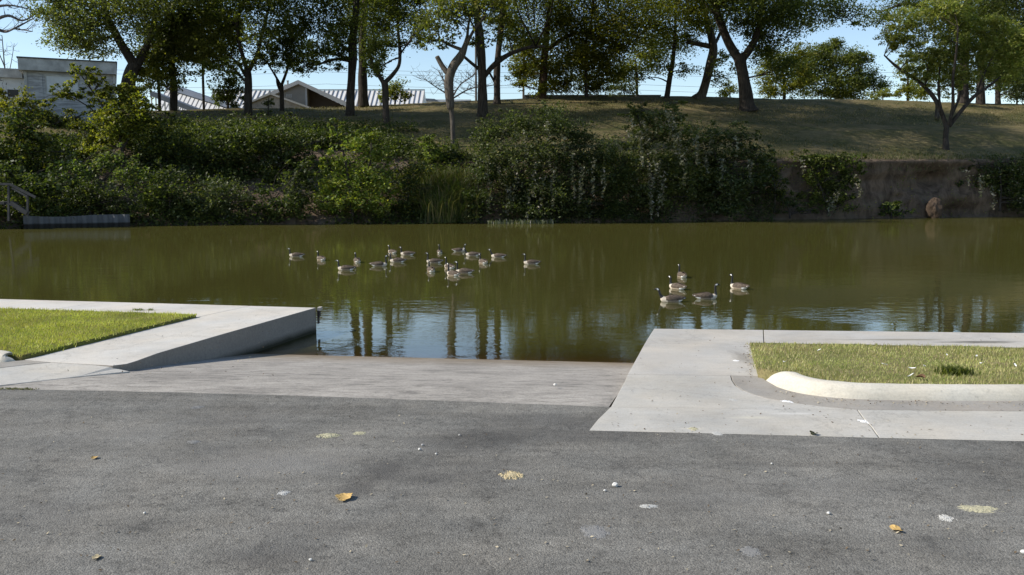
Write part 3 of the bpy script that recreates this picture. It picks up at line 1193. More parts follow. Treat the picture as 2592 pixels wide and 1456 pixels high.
# ------------------------------------------------------------------ trees on the far bank, left to right
plant("broadleaf_tree", "big tree with thick forked dark trunk beside the weathered flat-roofed building", "tree", (322, 285),
      [[(322, 300, 44), (321, 235, 37), (334, 180, 35), (346, 160, 34)], [(344, 170, 26), (318, 130, 25), (292, 85, 22), (270, 40, 18), (250, -40, 12)],
       [(346, 165, 24), (366, 130, 20), (385, 80, 16), (400, 0, 12), (410, -80, 8)]],
      [(250, 50, 105, 75), (175, 85, 70, 55), (170, 20, 80, 60), (330, 20, 110, 75), (225, 118, 85, 35), (420, 60, 75, 85), (300, -80, 150, 80), (430, -60, 100, 70), (125, 5, 45, 40, .7),
       (430, 125, 55, 45), (380, 100, 50, 50)], "mid", ("grey", 0.4), group=GT)
plant("broadleaf_tree", "dark straight-trunked tree in front of the left end of the white metal shed", "tree", (440, 279),
      [[(440, 281, 22), (438, 200, 18), (430, 120, 14), (425, 40, 10)]], [(440, 185, 50, 32, .8), (400, 150, 55, 40), (465, 120, 55, 60), (420, 100, 50, 45), (380, 150, 45, 40), (410, 215, 45, 22, .9), (450, 60, 60, 60), (360, 180, 35, 30, .8)], "dark", ("olive", .25), dens=1.1, group=GT)
plant("broadleaf_tree", "slim crooked tree beside the left edge of the white metal shed", "tree", (404, 280),
      [[(404, 281, 9), (402, 220, 8), (395, 160, 6)]], [(375, 205, 40, 25, .8), (400, 185, 45, 25, .8)], "olive", group=GT)
plant("broadleaf_tree", "yellow-green tree on a pole-thin trunk at the right end of the white metal shed", "tree", (516, 278),
      [[(516, 279, 8), (514, 200, 7), (512, 130, 6), (510, 50, 5)]], [(500, 60, 65, 80), (540, 95, 55, 65), (505, -30, 80, 60), (500, 150, 45, 35, .9), (560, 30, 60, 60), (480, 110, 45, 45), (530, 130, 50, 40), (470, 60, 50, 60), (590, 70, 45, 50)], "willow", ("mid", .25), dens=1.1, group=GT)
plant("broadleaf_tree", "tree with a black trunk branching wide just left of the gabled house", "tree", (628, 292),
      [[(628, 294, 24), (628, 200, 19), (625, 172, 17)], [(625, 176, 12), (608, 120, 10), (600, 60, 9), (612, 10, 7)], [(628, 182, 12), (650, 140, 10), (670, 60, 8), (690, -20, 6)],
       [(626, 200, 9), (605, 165, 8), (580, 140, 5)], [(628, 215, 6), (580, 165, 5), (545, 175, 3)]],
      [(640, 20, 85, 45, .8), (590, 120, 55, 40, .8), (570, 60, 65, 55), (700, 0, 90, 55), (650, -70, 130, 60), (655, 85, 45, 45, .8), (560, 150, 50, 34, .9), (600, 160, 36, 24, .8), (660, 140, 34, 28, .8), (530, 180, 34, 22, .7)], "mid", ("dark", .4), group=GT)
plant("bush", "dark rounded bush under the branching black-trunked tree left of the gabled house", "bush", (578, 276),
      [[(578, 280, 8), (575, 240, 6)]], [(570, 225, 38, 36, 1.2), (590, 205, 30, 30, 1.2), (560, 250, 35, 24, 1.3), (600, 250, 25, 24, 1.2)], "dark", dD=1.5)
plant("broadleaf_tree", "small dark tree forking low in front of the gabled house", "tree", (714, 281),
      [[(714, 283, 13), (713, 240, 12), (712, 216, 12)], [(712, 220, 8), (697, 192, 6), (680, 165, 4)], [(712, 218, 9), (726, 180, 7), (735, 150, 5), (738, 100, 4)], [(710, 232, 7), (702, 213, 6), (700, 197, 5)]],
      [(735, 130, 50, 45), (690, 110, 45, 45), (742, 80, 50, 35), (700, 70, 40, 30), (675, 150, 28, 26), (740, 160, 34, 24), (770, 120, 36, 34), (700, 170, 24, 16, .8)], "dark", ("mid", .2), group=GT)
plant("bush", "spindly dark sapling in front of the low stucco gable", "bush", (680, 292), [[(680, 294, 4), (679, 262, 3), (681, 245, 2)]], [(678, 270, 10, 20, .8), (685, 258, 8, 12, .8), (676, 290, 22, 10, 1)], "dark", lsize=.17)
plant("broadleaf_tree", "near trunk of the close pair right of the gabled house, leaning slightly right", "tree", (887, 294),
      [[(886, 296, 30), (887, 270, 25), (888, 230, 23), (893, 150, 22), (893, 100, 22), (900, 40, 18), (905, -60, 14)], [(893, 130, 13), (870, 120, 10), (850, 95, 8), (832, 70, 6)], [(891, 155, 9), (850, 150, 8), (800, 165, 5)]],
      [(785, 165, 38, 24), (810, 130, 55, 35), (850, 60, 75, 55), (815, 0, 80, 60), (900, -40, 110, 70), (752, 178, 22, 14, .9), (865, 105, 40, 30, .9), (770, 60, 50, 40), (830, 165, 36, 18, .8), (860, 135, 36, 24, .8)], "mid", ("dark", .45), group=GT)
plant("broadleaf_tree", "thick straight farther trunk of the close pair right of the gabled house", "tree", (920, 268),
      [[(921, 270, 34), (919, 240, 27), (918, 180, 24), (918, 100, 20), (925, 0, 16), (930, -80, 12)]],
      [(960, 60, 75, 75), (940, 0, 85, 60), (960, -90, 120, 70), (948, 130, 34, 45), (900, 60, 50, 60)], "dark", ("mid", .3), group=GT)
plant("broadleaf_tree", "tree forked into a Y with a curved right limb, mid-slope left of the broken snag", "tree", (978, 318),
      [[(979, 320, 24), (977, 290, 20), (975, 230, 18), (972, 206, 19)], [(972, 212, 13), (955, 185, 11), (942, 160, 10), (932, 110, 8)], [(975, 208, 13), (995, 188, 12), (1010, 165, 10), (1012, 130, 9), (1008, 80, 8), (1005, 0, 6)]],
      [(948, 120, 36, 55), (958, 172, 26, 22), (1035, 55, 65, 45, .9), (1000, 10, 60, 50), (1065, 0, 60, 40), (1045, 105, 34, 26, .9), (985, 110, 28, 40, .7), (940, 170, 24, 26, .9), (1080, 60, 40, 40)], "mid", ("dark", .35), group=GT)
plant("bush", "leafy bush with yellowish left side on the crest behind the forked Y tree", "bush", (1000, 266), [[(1000, 268, 5), (1000, 240, 4)]],
      [(985, 235, 28, 26), (1005, 220, 25, 28), (1020, 240, 26, 22, .8), (970, 250, 18, 14)], "mid", ("yellow", .3), dD=2)
plant("dead_snag_tree", "broken snag with a stubby left arm, thin below and thick above, on the lower slope", "tree", (1148, 372),
      [[(1148, 375, 17), (1147, 350, 14), (1145, 300, 13), (1142, 280, 15), (1140, 264, 25), (1137, 205, 26), (1148, 168, 26), (1166, 143, 24), (1177, 118, 16), (1184, 90, 10)],
       [(1137, 190, 17), (1120, 168, 15), (1106, 144, 13)], [(1174, 128, 11), (1140, 115, 8), (1110, 100, 6)], [(1178, 120, 10), (1200, 75, 8), (1230, 40, 6)], [(1182, 105, 9), (1186, 60, 7), (1200, 0, 6)]],
      [(1110, 70, 65, 38, .8), (1150, 30, 80, 40), (1085, 108, 28, 16, .8), (1180, -20, 90, 50), (1225, 95, 30, 18, .7), (1130, 105, 30, 16, .6)], "mid", ("grey", .4), bark="bark_pale", group=GT, twigs=4)


def bare_tree(name, label, base, limbs, n_tw, spread, D=None, dD=0.0, bark="twig", seed=1, cat="tree"):
    rr = random.Random(seed)
    if D is None:
        b = hit(*base)
        D = b.y + dD
    z = ground_z(base[0], D)
    b = Vector((xat(base[0], D, z), D, z))
    s = D / F
    root = empty(name, b)
    tag(root, label, cat)
    mb = MB()
    nodes = []
    for li, L in enumerate(limbs):
        pts = []
        for i, (x, y, w) in enumerate(L):
            p = pd(x, y, D + (0 if li == 0 else rr.uniform(-1, 1)))
            if li == 0 and i == 0:
                p.z = b.z - 0.2
            pts.append((p.x, p.y, p.z, w * s / 2))
        sp = smooth_path(pts, 5)
        nodes += [(Vector(q[:3]), q[3]) for q in sp[3:]]
        mb.tube([q[:3] for q in sp], [max(0.01, q[3]) for q in sp], 6, 0.15)
    mb.build("trunk", M[bark], root, smooth=True)
    tw = MB()
    for _ in range(n_tw):
        p, r = nodes[rr.randrange(len(nodes))]
        for lev in range(3):
            L = spread * s * (0.5 ** lev) * rr.uniform(0.5, 1)
            d = Vector((rr.uniform(-1, 1), rr.uniform(-.6, .6), rr.uniform(-0.25, 1))).normalized()
            mid = p + d * L * .5 + Vector((0, 0, -0.05 * L))
            e = p + d * L
            rad = min(r * .6, 0.028) * (0.7 ** lev)
            tw.tube([p, mid, e], [max(.009, rad), max(.008, rad * .75), .007], 4)
            p = mid if rr.random() < .5 else e
    tw.build("twigs", M[bark], root)["kind"] = "stuff"
    return root


bare_tree("bare_shrub", "leafless grey thicket of fine twigs behind the broken snag", (1140, 262), [[(1140, 264, 6), (1130, 220, 4), (1110, 180, 2)], [(1140, 255, 5), (1165, 215, 3), (1200, 190, 2)], [(1135, 240, 4), (1095, 215, 2), (1075, 200, 1.5)], [(1145, 250, 4), (1190, 225, 3), (1250, 215, 1.5)]],
          90, 42, D=106, seed=3, cat="shrub")
plant("broadleaf_tree", "nearer tree of the middle pair, flared foot and one long limb reaching right", "tree", (1222, 294),
      [[(1222, 297, 40), (1222, 280, 29), (1221, 240, 26), (1220, 180, 25), (1215, 100, 24), (1208, 40, 20), (1203, -60, 16)], [(1225, 195, 15), (1250, 165, 14), (1290, 137, 12), (1340, 120, 9), (1380, 118, 6)],
       [(1221, 182, 10), (1190, 157, 9), (1165, 135, 7)]],
      [(1255, 20, 75, 45), (1240, -60, 140, 60), (1350, 100, 55, 28, .8), (1200, 110, 20, 14, .6), (1290, 100, 40, 30, .7)], "mid", ("olive", .35), group=GT)
plant("broadleaf_tree", "straight dark tree on the crest, the farther of the middle pair", "tree", (1258, 264),
      [[(1258, 268, 28), (1258, 245, 20), (1258, 180, 18), (1265, 100, 16), (1275, 0, 14), (1280, -70, 10)], [(1257, 217, 8), (1246, 197, 6), (1238, 182, 5)]],
      [(1300, 60, 60, 50), (1290, -20, 95, 60), (1240, 60, 35, 35, .6)], "dark", ("olive", .3), group=GT)
plant("broadleaf_tree", "broad olive-leaved tree whose crown hangs to the ground in the middle of the crest", "tree", (1372, 250),
      [[(1372, 253, 28), (1375, 200, 22), (1380, 120, 18), (1390, 30, 14), (1400, -60, 10)], [(1376, 180, 10), (1340, 140, 8), (1310, 120, 5)], [(1380, 130, 12), (1440, 90, 9), (1500, 80, 6)]],
      [(1330, 130, 55, 55), (1350, 190, 45, 35), (1420, 60, 105, 65), (1440, 150, 80, 50), (1400, -30, 140, 80), (1500, 95, 85, 60), (1308, 182, 34, 34), (1430, 210, 55, 24, 1.2), (1320, 215, 22, 14), (1380, 225, 45, 18, .9), (1400, 180, 60, 30), (1480, 140, 50, 40)],
      "olive", ("mid", .3), bark="bark_red", dens=1.25, group=GT)
plant("broadleaf_tree", "slim-trunked olive tree just right of the broad crown in the middle of the crest", "tree", (1485, 248),
      [[(1485, 251, 10), (1483, 180, 8), (1480, 120, 7), (1500, 40, 6)]], [(1490, 200, 55, 32), (1530, 165, 65, 40), (1570, 40, 85, 65), (1565, 115, 65, 50), (1580, -50, 120, 70), (1510, 225, 45, 20), (1550, 190, 50, 26)], "olive", ("dark", .3), dens=1.2, group=GT)
plant("bush", "greyish open bush on the crest left of the thin leaning tree", "bush", (1580, 246), [[(1580, 248, 5), (1580, 220, 3)]], [(1575, 222, 38, 22, .8), (1605, 228, 24, 16, .6), (1555, 230, 26, 14, .9)], "grey", ("dark", .3), dD=6, lsize=.2)
plant("broadleaf_tree", "thin leaning tree with sparse yellow-tinged leaves against the sky", "tree", (1688, 249),
      [[(1687, 252, 18), (1690, 235, 15), (1697, 190, 14), (1705, 140, 11), (1708, 80, 8), (1712, 0, 6)]],
      [(1690, 165, 50, 28, .55), (1640, 165, 45, 30, .6), (1735, 180, 45, 22, .45), (1700, 110, 80, 36), (1650, 60, 90, 60), (1680, -20, 120, 60), (1625, 195, 22, 14, .4)], "mid", ("yellow", .4), group=GT)
plant("broadleaf_tree", "curved-trunk tree with a short pale limb pointing left, beside the massive forked tree", "tree", (1770, 250),
      [[(1764, 256, 38), (1776, 240, 28), (1784, 215, 25), (1796, 170, 24), (1805, 130, 24), (1802, 100, 22), (1793, 60, 17), (1780, 20, 12)], [(1802, 119, 15), (1770, 112, 13), (1738, 107, 11)], [(1806, 120, 10), (1830, 70, 8), (1850, 20, 6)]],
      [(1770, 55, 75, 42), (1740, 20, 80, 50), (1820, 10, 80, 60), (1790, -60, 130, 60), (1830, 195, 34, 38, .5), (1835, 150, 30, 30, .6), (1740, 95, 40, 24, .8)], "mid", ("olive", .4), bark="bark_pale", group=GT)
plant("broadleaf_tree", "massive tree with a thick V-forked trunk and flared foot right on the slope", "tree", (1890, 278),
      [[(1894, 284, 66), (1891, 268, 44), (1887, 240, 37), (1882, 200, 34), (1873, 152, 33), (1868, 138, 31)], [(1868, 148, 24), (1845, 110, 23), (1828, 70, 21), (1815, 30, 19), (1810, -40, 14)], [(1876, 155, 22), (1900, 122, 20), (1915, 90, 17), (1925, 40, 13), (1940, -40, 9)],
       [(1818, 45, 11), (1800, 25, 8), (1785, 10, 5)], [(1925, 60, 10), (1980, 20, 8), (2060, 10, 5)]],
      [(1960, 60, 85, 55), (1945, 130, 60, 45), (1990, 20, 105, 55), (2060, 20, 95, 45), (1900, 0, 100, 60), (1960, -80, 160, 70), (2135, 22, 70, 34, .8), (2170, 58, 40, 18, .5), (1980, 175, 45, 36), (2050, 62, 55, 24, .7), (1890, 60, 50, 36), (1930, 95, 40, 30)],
      "dark", ("mid", .35), group=GT)
plant("broadleaf_tree", "round far tree with mid-green lobed crown seen under the right sky gap", "tree", (2120, 252),
      [[(2120, 256, 14), (2121, 215, 11), (2115, 190, 8)]], [(2060, 165, 55, 38), (2130, 150, 55, 36), (2180, 190, 45, 38), (2045, 205, 45, 36), (2100, 122, 45, 20, .8), (2215, 215, 36, 30), (2130, 210, 70, 32, 1.2), (2090, 235, 60, 18, 1.2), (2075, 140, 35, 24), (2160, 150, 36, 24), (2115, 108, 26, 14), (2190, 150, 26, 18), (2030, 170, 30, 24), (2150, 240, 60, 14, 1.2)], "mid", ("dark", .4), D=150, lsize=.32, dens=1.3)
plant("bush", "lit green bush on the far crest right of the round far tree", "bush", (2235, 250), [[(2235, 254, 5), (2235, 240, 3)]], [(2225, 240, 30, 14, 1.2), (2250, 240, 26, 12, 1.2)], "willow", D=122)
plant("broadleaf_tree", "narrow yellow-green tree behind the arching branch of the willow-like tree", "tree", (2300, 252), [[(2300, 256, 8), (2298, 200, 6), (2296, 150, 4)]], [(2290, 180, 22, 40), (2300, 225, 28, 28), (2285, 230, 22, 22)], "yellow", ("mid", .2), D=125, lsize=.28)
plant("broadleaf_tree", "olive tree filling the crest just right of the massive V-forked trunk", "tree", (1985, 254), [[(1985, 257, 10), (1985, 210, 8), (1980, 180, 5)]],
      [(1985, 205, 50, 40), (1945, 205, 36, 42), (2020, 220, 30, 30), (1960, 235, 50, 18, 1.2), (2000, 150, 50, 36), (1950, 160, 45, 36), (2035, 190, 30, 30), (2030, 130, 36, 24)], "olive", ("mid", .4), D=124, lsize=.28)
plant("bush", "bright olive bush showing between the curved trunk and the massive V-forked trunk", "bush", (1848, 250), [[(1848, 253, 4), (1848, 235, 3)]], [(1845, 228, 24, 24), (1835, 240, 24, 14)], "yellow", ("olive", .4), D=120)
plant("broadleaf_tree", "dark thick-trunked tree behind the willow-like tree", "tree", (2437, 260),
      [[(2437, 264, 36), (2438, 230, 30), (2440, 180, 28), (2445, 80, 24), (2450, -20, 18)], [(2444, 100, 14), (2380, 40, 11), (2300, 10, 8), (2230, 30, 5)]],
      [(2310, 8, 90, 34), (2235, 42, 42, 24, .8), (2480, 30, 95, 55), (2560, 15, 100, 55), (2420, -40, 160, 60), (2245, 100, 30, 14, .6), (2440, 80, 60, 50), (2270, 70, 40, 24, .7)], "dark", group=GT)
plant("broadleaf_tree", "second dark trunk right of the thick one behind the willow-like tree", "tree", (2482, 264),
      [[(2482, 268, 26), (2482, 230, 22), (2484, 150, 20), (2490, 50, 16)]], [(2540, 90, 75, 70), (2590, 170, 60, 50), (2500, 120, 50, 50), (2620, 60, 70, 70)], "dark", ("mid", .2), group=GT)
plant("broadleaf_tree", "slender grey-barked tree at the right end of the crest", "tree", (2527, 264), [[(2527, 267, 16), (2525, 220, 13), (2522, 150, 10)]], [(2570, 200, 50, 34), (2600, 230, 50, 26), (2560, 150, 40, 30)], "grey", ("dark", .3), bark="bark_pale", dD=3, group=GT)
plant("bush", "hazy grey-green thicket at the far right edge of the crest", "bush", (2575, 262), [[(2575, 266, 6), (2575, 240, 4)]], [(2560, 235, 36, 22), (2600, 225, 40, 30), (2640, 235, 45, 26)], "grey", D=128, lsize=.28)
plant("willow_tree", "feathery yellow-green tree with low spreading branches standing alone above the eroded bank", "tree", (2395, 378),
      [[(2395, 381, 20), (2394, 365, 16), (2394, 340, 14), (2397, 318, 15)], [(2396, 325, 13), (2385, 290, 12), (2365, 250, 11), (2335, 215, 10), (2300, 190, 9), (2265, 165, 7), (2238, 140, 4)], [(2400, 320, 12), (2412, 270, 9), (2412, 200, 7), (2420, 140, 6), (2425, 70, 4)],
       [(2402, 320, 12), (2430, 285, 11), (2465, 245, 10), (2500, 220, 7), (2525, 200, 5)], [(2340, 217, 7), (2350, 190, 6), (2345, 165, 4)], [(2405, 302, 8), (2430, 240, 7), (2435, 180, 6)], [(2470, 242, 6), (2490, 190, 5), (2520, 130, 4)], [(2385, 290, 7), (2375, 230, 6), (2380, 160, 4)]],
      [(2300, 62, 55, 40), (2360, 40, 65, 50), (2400, 100, 55, 50), (2325, 120, 50, 32), (2285, 105, 34, 28), (2360, 150, 50, 32), (2410, 15, 60, 40), (2520, 60, 45, 32), (2540, 110, 55, 40), (2505, 140, 50, 38), (2562, 155, 42, 36), (2470, 165, 30, 26, .8),
       (2580, 90, 40, 45), (2262, 80, 24, 18, .8), (2350, 185, 24, 12, .6), (2430, 60, 40, 40), (2300, 150, 34, 18, .8), (2330, 175, 40, 18, .8), (2400, 150, 50, 40), (2440, 130, 45, 45), (2545, 175, 50, 30), (2260, 120, 30, 22), (2590, 130, 40, 50), (2480, 80, 40, 40), (2315, 188, 40, 20, .9), (2440, 185, 40, 30), (2500, 188, 44, 24), (2372, 200, 34, 18, .9), (2550, 205, 40, 20, .8), (2410, 215, 26, 18, .7)], "willow", ("fresh", .2), droop=0.8, aspect=.36, lsize=.27, dens=1.0, spread=.16)
plant("bush", "low dark sprouts around the foot of a stump behind the willow-like tree", "bush", (2372, 296), [[(2372, 298, 14), (2373, 270, 12), (2372, 258, 10)]], [(2374, 278, 10, 10, .5)], "grey", bark="bark_pale", trunk_name="stump", lsize=.16)
plant("bush", "shaded olive thicket on the crest seen between the willow-like tree's branches", "bush", (2380, 258), [[(2380, 262, 7), (2378, 220, 5)]], [(2340, 215, 40, 32), (2400, 205, 40, 40), (2450, 215, 36, 34), (2370, 170, 50, 30), (2330, 240, 40, 16)], "mid", ("olive", .4), D=132, lsize=.3)
plant("bush", "dark thicket behind the two dark trunks at the right end of the crest", "bush", (2530, 262), [[(2530, 266, 7), (2530, 225, 5)]], [(2500, 190, 46, 36), (2550, 180, 40, 44), (2520, 150, 50, 40), (2590, 190, 40, 40)], "dark", ("grey", .4), D=136, lsize=.32)
plant("broadleaf_tree", "olive tree filling the gap between the slim-trunked tree and the thin leaning tree", "tree", (1610, 246), [[(1612, 249, 9), (1612, 200, 7), (1608, 150, 5)]], [(1600, 170, 50, 36, .9), (1630, 140, 55, 40), (1580, 195, 40, 24, .8), (1650, 110, 50, 40)], "mid", ("olive", .5), D=118, lsize=.28)
# off to the sides
plant("broadleaf_tree", "tree beyond the photo's right edge on the far bank", "tree", (2760, 280), [[(2760, 284, 34), (2755, 180, 28), (2765, 60, 20)]], [(2760, 90, 110, 80), (2820, 20, 100, 80), (2700, -10, 110, 70)], "dark", ("mid", .4))
bare_tree("bare_tree", "leafless tree reaching forked bare branches into the upper left corner", (-70, 285), [[(-75, 290, 30), (-72, 150, 22), (-55, 80, 16), (-20, 55, 10), (20, 40, 7), (55, 52, 5), (86, 40, 2.5)],
          [(-30, 62, 9), (10, 80, 7), (36, 72, 5), (60, 60, 4), (88, 45, 2.5)], [(36, 72, 4), (60, 76, 3), (82, 80, 2)], [(-60, 60, 10), (-20, 22, 8), (25, 14, 5), (70, 22, 3)], [(-20, 20, 6), (20, -10, 4), (75, -5, 2)]], 40, 45, D=74, bark="twig", seed=8)
bare_tree("bare_tree", "slim leafless sapling rising in front of the wing of the weathered building", (18, 285), [[(18, 300, 6), (16, 220, 5), (10, 150, 3), (5, 90, 2)], [(16, 215, 3), (28, 160, 2), (36, 110, 1.2)], [(12, 170, 3), (-4, 130, 2), (-12, 100, 1.2)]], 20, 34, D=74.5, seed=12)
print("leaves in trees", LEAVES)

# ------------------------------------------------------------------ shrubs and vines on the bank face
GS = "shrubs on the far bank"


def shrub(label, base, clumps, leaf="dark", mix=None, limbs=None, lsize=.2, hang=None, dens=.9, dD=0.0, name="shrub", seed=None, depth=.7, spread=.2, cat="shrub", up=.5):
    clumps = [(c[0], c[1], c[2] * 1.16, c[3] * 1.16) + tuple(c[4:]) for c in clumps]
    sub = {"dark": "deep", "mid": "dark"}  # shrubs swap to darker leaves, painting in the shade of the bank
    leaf = sub.get(leaf, leaf)
    mix = mix and (sub.get(mix[0], mix[0]), mix[1])
    rs = random.Random(len(label) * 7 + int(base[0]))
    lsize = lsize * rs.uniform(.78, 1.3)
    extra = []
    for c in clumps:
        for _ in range(3):
            an = rs.uniform(-.25, math.pi + .25)
            k = rs.uniform(1.05, 1.4)
            sx = rs.uniform(6, 13)
            extra.append((c[0] + math.cos(an) * c[2] * k, c[1] - math.sin(an) * c[3] * k, sx, sx * rs.uniform(.45, .8), .75))
    clumps = clumps + extra
    if limbs is None:
        c = clumps[0]
        limbs = [[(base[0], base[1], 7), ((base[0] + c[0]) / 2 + 4, (base[1] + c[1]) / 2, 5), (c[0], c[1], 3)]]
    return plant(name, label, cat, base, limbs, clumps, leaf, mix, lsize=lsize, group=GS, trunk_name="stem", crown_name="foliage", hang=hang, dens=dens, dD=dD, seed=seed, depth=depth, twigs=2, spread=spread)


shrub("dark shrub below the weathered building at the left edge of the bank", (50, 440), [(40, 340, 60, 45), (100, 375, 50, 40), (20, 400, 60, 50), (125, 310, 30, 32), (60, 300, 40, 30)], "dark", ("olive", .15))
shrub("dark brush hiding the foot of the weathered building's boarded front", (150, 330), [(120, 305, 36, 20), (170, 312, 44, 22), (210, 318, 40, 22), (90, 315, 30, 20)], "dark", ("olive", .3), dD=1)
shrub("low dark brush on the top of the bank right of the weathered building", (360, 330), [(330, 320, 44, 24), (390, 312, 44, 22), (450, 318, 40, 20)], "dark", ("mid", .3))
shrub("dark brush along the top of the bank under the small forked tree", (640, 335), [(590, 318, 44, 20), (650, 322, 44, 22), (720, 320, 44, 22), (770, 335, 36, 22)], "dark", ("mid", .35))
shrub("sun-flecked shrub in front of the lower left corner of the weathered building", (45, 330), [(55, 258, 26, 24), (30, 275, 34, 26), (75, 285, 30, 22), (0, 270, 30, 28)], "olive", ("yellow", .3), dD=-1)
shrub("tall yellow-green shrub whose feathery sprays cover the corner of the weathered building", (310, 420),
      [(208, 186, 20, 12, .8), (232, 205, 26, 12, .9), (172, 226, 28, 12, .9), (150, 246, 24, 10, .8), (195, 240, 26, 10, .8), (255, 235, 26, 14), (285, 262, 44, 26), (300, 300, 50, 28), (345, 268, 36, 32), (258, 300, 28, 22), (232, 352, 26, 22), (200, 388, 20, 20), (345, 232, 24, 18), (320, 330, 40, 24), (110, 262, 12, 12), (270, 230, 22, 16), (310, 240, 30, 20), (330, 205, 16, 14, .8), (240, 190, 14, 10, .7), (280, 345, 50, 26), (360, 300, 26, 26), (250, 390, 36, 24)],
      "yellow", ("mid", .35), [[(315, 430, 10), (300, 340, 8), (255, 262, 6), (205, 190, 3)], [(310, 380, 7), (345, 300, 5), (350, 240, 3)], [(300, 345, 6), (230, 275, 4), (160, 235, 2)], [(308, 400, 5), (240, 370, 4), (195, 395, 2)]], dens=1.3, spread=.2)
shrub("shrub with pale sunlit leaf tips below the feathery yellow-green one", (250, 500), [(160, 412, 32, 16), (225, 428, 42, 18), (275, 415, 40, 18), (300, 395, 30, 18), (330, 440, 40, 26), (190, 450, 40, 26)], "fresh", ("pale", .22))
shrub("dark shrub behind the wooden stair at the left edge", (60, 545), [(50, 460, 60, 34), (120, 470, 50, 40), (90, 520, 60, 30), (20, 440, 40, 26)], "dark", ("mid", .15))
shrub("dark leafy mound just above the sheet-pile wall", (230, 545), [(210, 490, 60, 34), (280, 500, 50, 36), (170, 515, 50, 26), (320, 530, 40, 24)], "dark", ("mid", .2))
shrub("broad dark shrub left of the crest bushes, half way up the left bank", (420, 420), [(420, 350, 50, 34), (380, 385, 44, 36), (460, 380, 50, 36), (400, 325, 36, 18)], "dark", ("olive", .2))
shrub("yellow-green tipped shrub at the top of the left bank below the white shed", (430, 345), [(415, 328, 26, 12), (455, 332, 24, 10)], "olive", ("yellow", .5))
shrub("mid-green shrub in the middle of the left bank, lower half", (430, 550), [(420, 470, 50, 40), (380, 510, 44, 36), (460, 520, 50, 34)], "dark", ("mid", .3))
shrub("sprawling green shrub under the black-trunked tree", (560, 440), [(560, 370, 54, 36), (610, 350, 44, 30), (520, 400, 44, 34), (590, 415, 50, 34)], "mid", ("dark", .6))
shrub("greyish shrub reaching down to the water left of the box-elder thicket", (570, 560), [(560, 490, 56, 40), (610, 520, 48, 32), (520, 530, 46, 30), (500, 560, 40, 12)], "dark", ("grey", .35))
shrub("pale-flecked shrub high on the bank right of the black-trunked tree", (680, 450), [(670, 420, 40, 34), (690, 460, 44, 30), (650, 460, 30, 26)], "mid", ("pale", .12))
shrub("dark grassy shrub below the small forked tree", (720, 430), [(700, 350, 56, 34), (750, 375, 46, 36), (640, 375, 40, 28), (720, 400, 50, 28)], "mid", ("dark", .65))
shrub("low dark shrub at the water's edge left of the box-elder thicket", (710, 560), [(690, 510, 50, 36), (750, 500, 44, 40), (720, 545, 50, 20), (770, 450, 36, 36)], "dark", ("mid", .25))
shrub("bright box-elder thicket with upright sprays, left of the reed clump", (900, 555),
      [(850, 322, 15, 12), (862, 345, 18, 10), (900, 368, 46, 18), (935, 345, 28, 13), (830, 398, 22, 26), (875, 412, 46, 24), (960, 388, 26, 22), (985, 405, 12, 12), (900, 455, 66, 30), (836, 460, 32, 34), (955, 460, 40, 34), (890, 505, 70, 30), (950, 520, 40, 26), (840, 525, 34, 24)],
      "fresh", ("yellow", .25), [[(895, 560, 10), (885, 470, 8), (870, 390, 5), (848, 318, 2)], [(900, 500, 7), (935, 420, 5), (940, 345, 2.5)], [(890, 480, 6), (840, 430, 4), (825, 395, 2)], [(905, 480, 6), (960, 440, 4), (985, 402, 2)]], dens=.9, spread=.17)
shrub("small bright sapling standing between the box-elder thicket and the snag", (1085, 425), [(1088, 350, 18, 13), (1074, 368, 20, 12), (1100, 378, 20, 12), (1082, 398, 26, 13)], "fresh", ("yellow", .15), [[(1085, 430, 5), (1086, 390, 4), (1088, 348, 2)]], spread=.17)
shrub("dark brush filling the hollow between the box-elder thicket and the reeds", (1030, 540), [(1030, 460, 40, 46), (1050, 510, 40, 36), (1010, 525, 36, 26), (1060, 430, 30, 26)], "dark", ("olive", .2))
shrub("dark brush at the foot of the bank right of the reeds", (1215, 555), [(1210, 505, 36, 36), (1225, 455, 30, 36), (1185, 540, 40, 16)], "dark")
V1 = [(1242, 385, 470), (1262, 350, 440), (1300, 400, 520), (1325, 330, 420), (1355, 395, 500), (1382, 300, 420), (1405, 420, 530), (1425, 330, 400), (1448, 380, 500), (1475, 420, 520), (1505, 400, 500), (1240, 460, 540), (1290, 470, 545), (1340, 480, 550), (1370, 440, 540), (1528, 420, 500)]
shrub("large vine-smothered mound with pale hanging strands, just right of the reeds", (1370, 545),
      [(1240, 345, 45, 34), (1310, 310, 55, 28), (1395, 305, 55, 32), (1455, 345, 45, 34), (1250, 405, 50, 40), (1345, 380, 75, 46), (1445, 420, 55, 46), (1300, 470, 75, 40), (1400, 490, 75, 44), (1520, 400, 34, 40), (1500, 460, 40, 36), (1340, 525, 80, 24), (1440, 525, 60, 22)],
      "dark", ("grey", .3), hang=V1, name="vine_thicket", dens=1.05)
V2 = [(1600, 290, 360), (1618, 330, 420), (1640, 350, 470), (1655, 380, 555), (1668, 400, 550), (1690, 280, 350), (1700, 290, 390), (1720, 330, 420), (1735, 370, 470), (1645, 440, 540), (1680, 430, 520), (1765, 340, 420), (1630, 300, 350)]
shrub("tall vine-draped shrub with a sunlit pale top and one strand down to the water", (1670, 550),
      [(1612, 285, 28, 20), (1640, 305, 36, 24), (1692, 285, 32, 26), (1700, 335, 50, 34), (1625, 360, 42, 34), (1660, 420, 62, 46), (1735, 365, 42, 32), (1660, 490, 56, 40), (1720, 450, 40, 44), (1600, 440, 34, 44)],
      "mid", ("grey", .35), hang=V2, name="vine_thicket")
V3 = [(1790, 380, 440), (1830, 400, 470), (1865, 340, 420), (1900, 400, 470), (1850, 450, 520), (1805, 330, 390)]
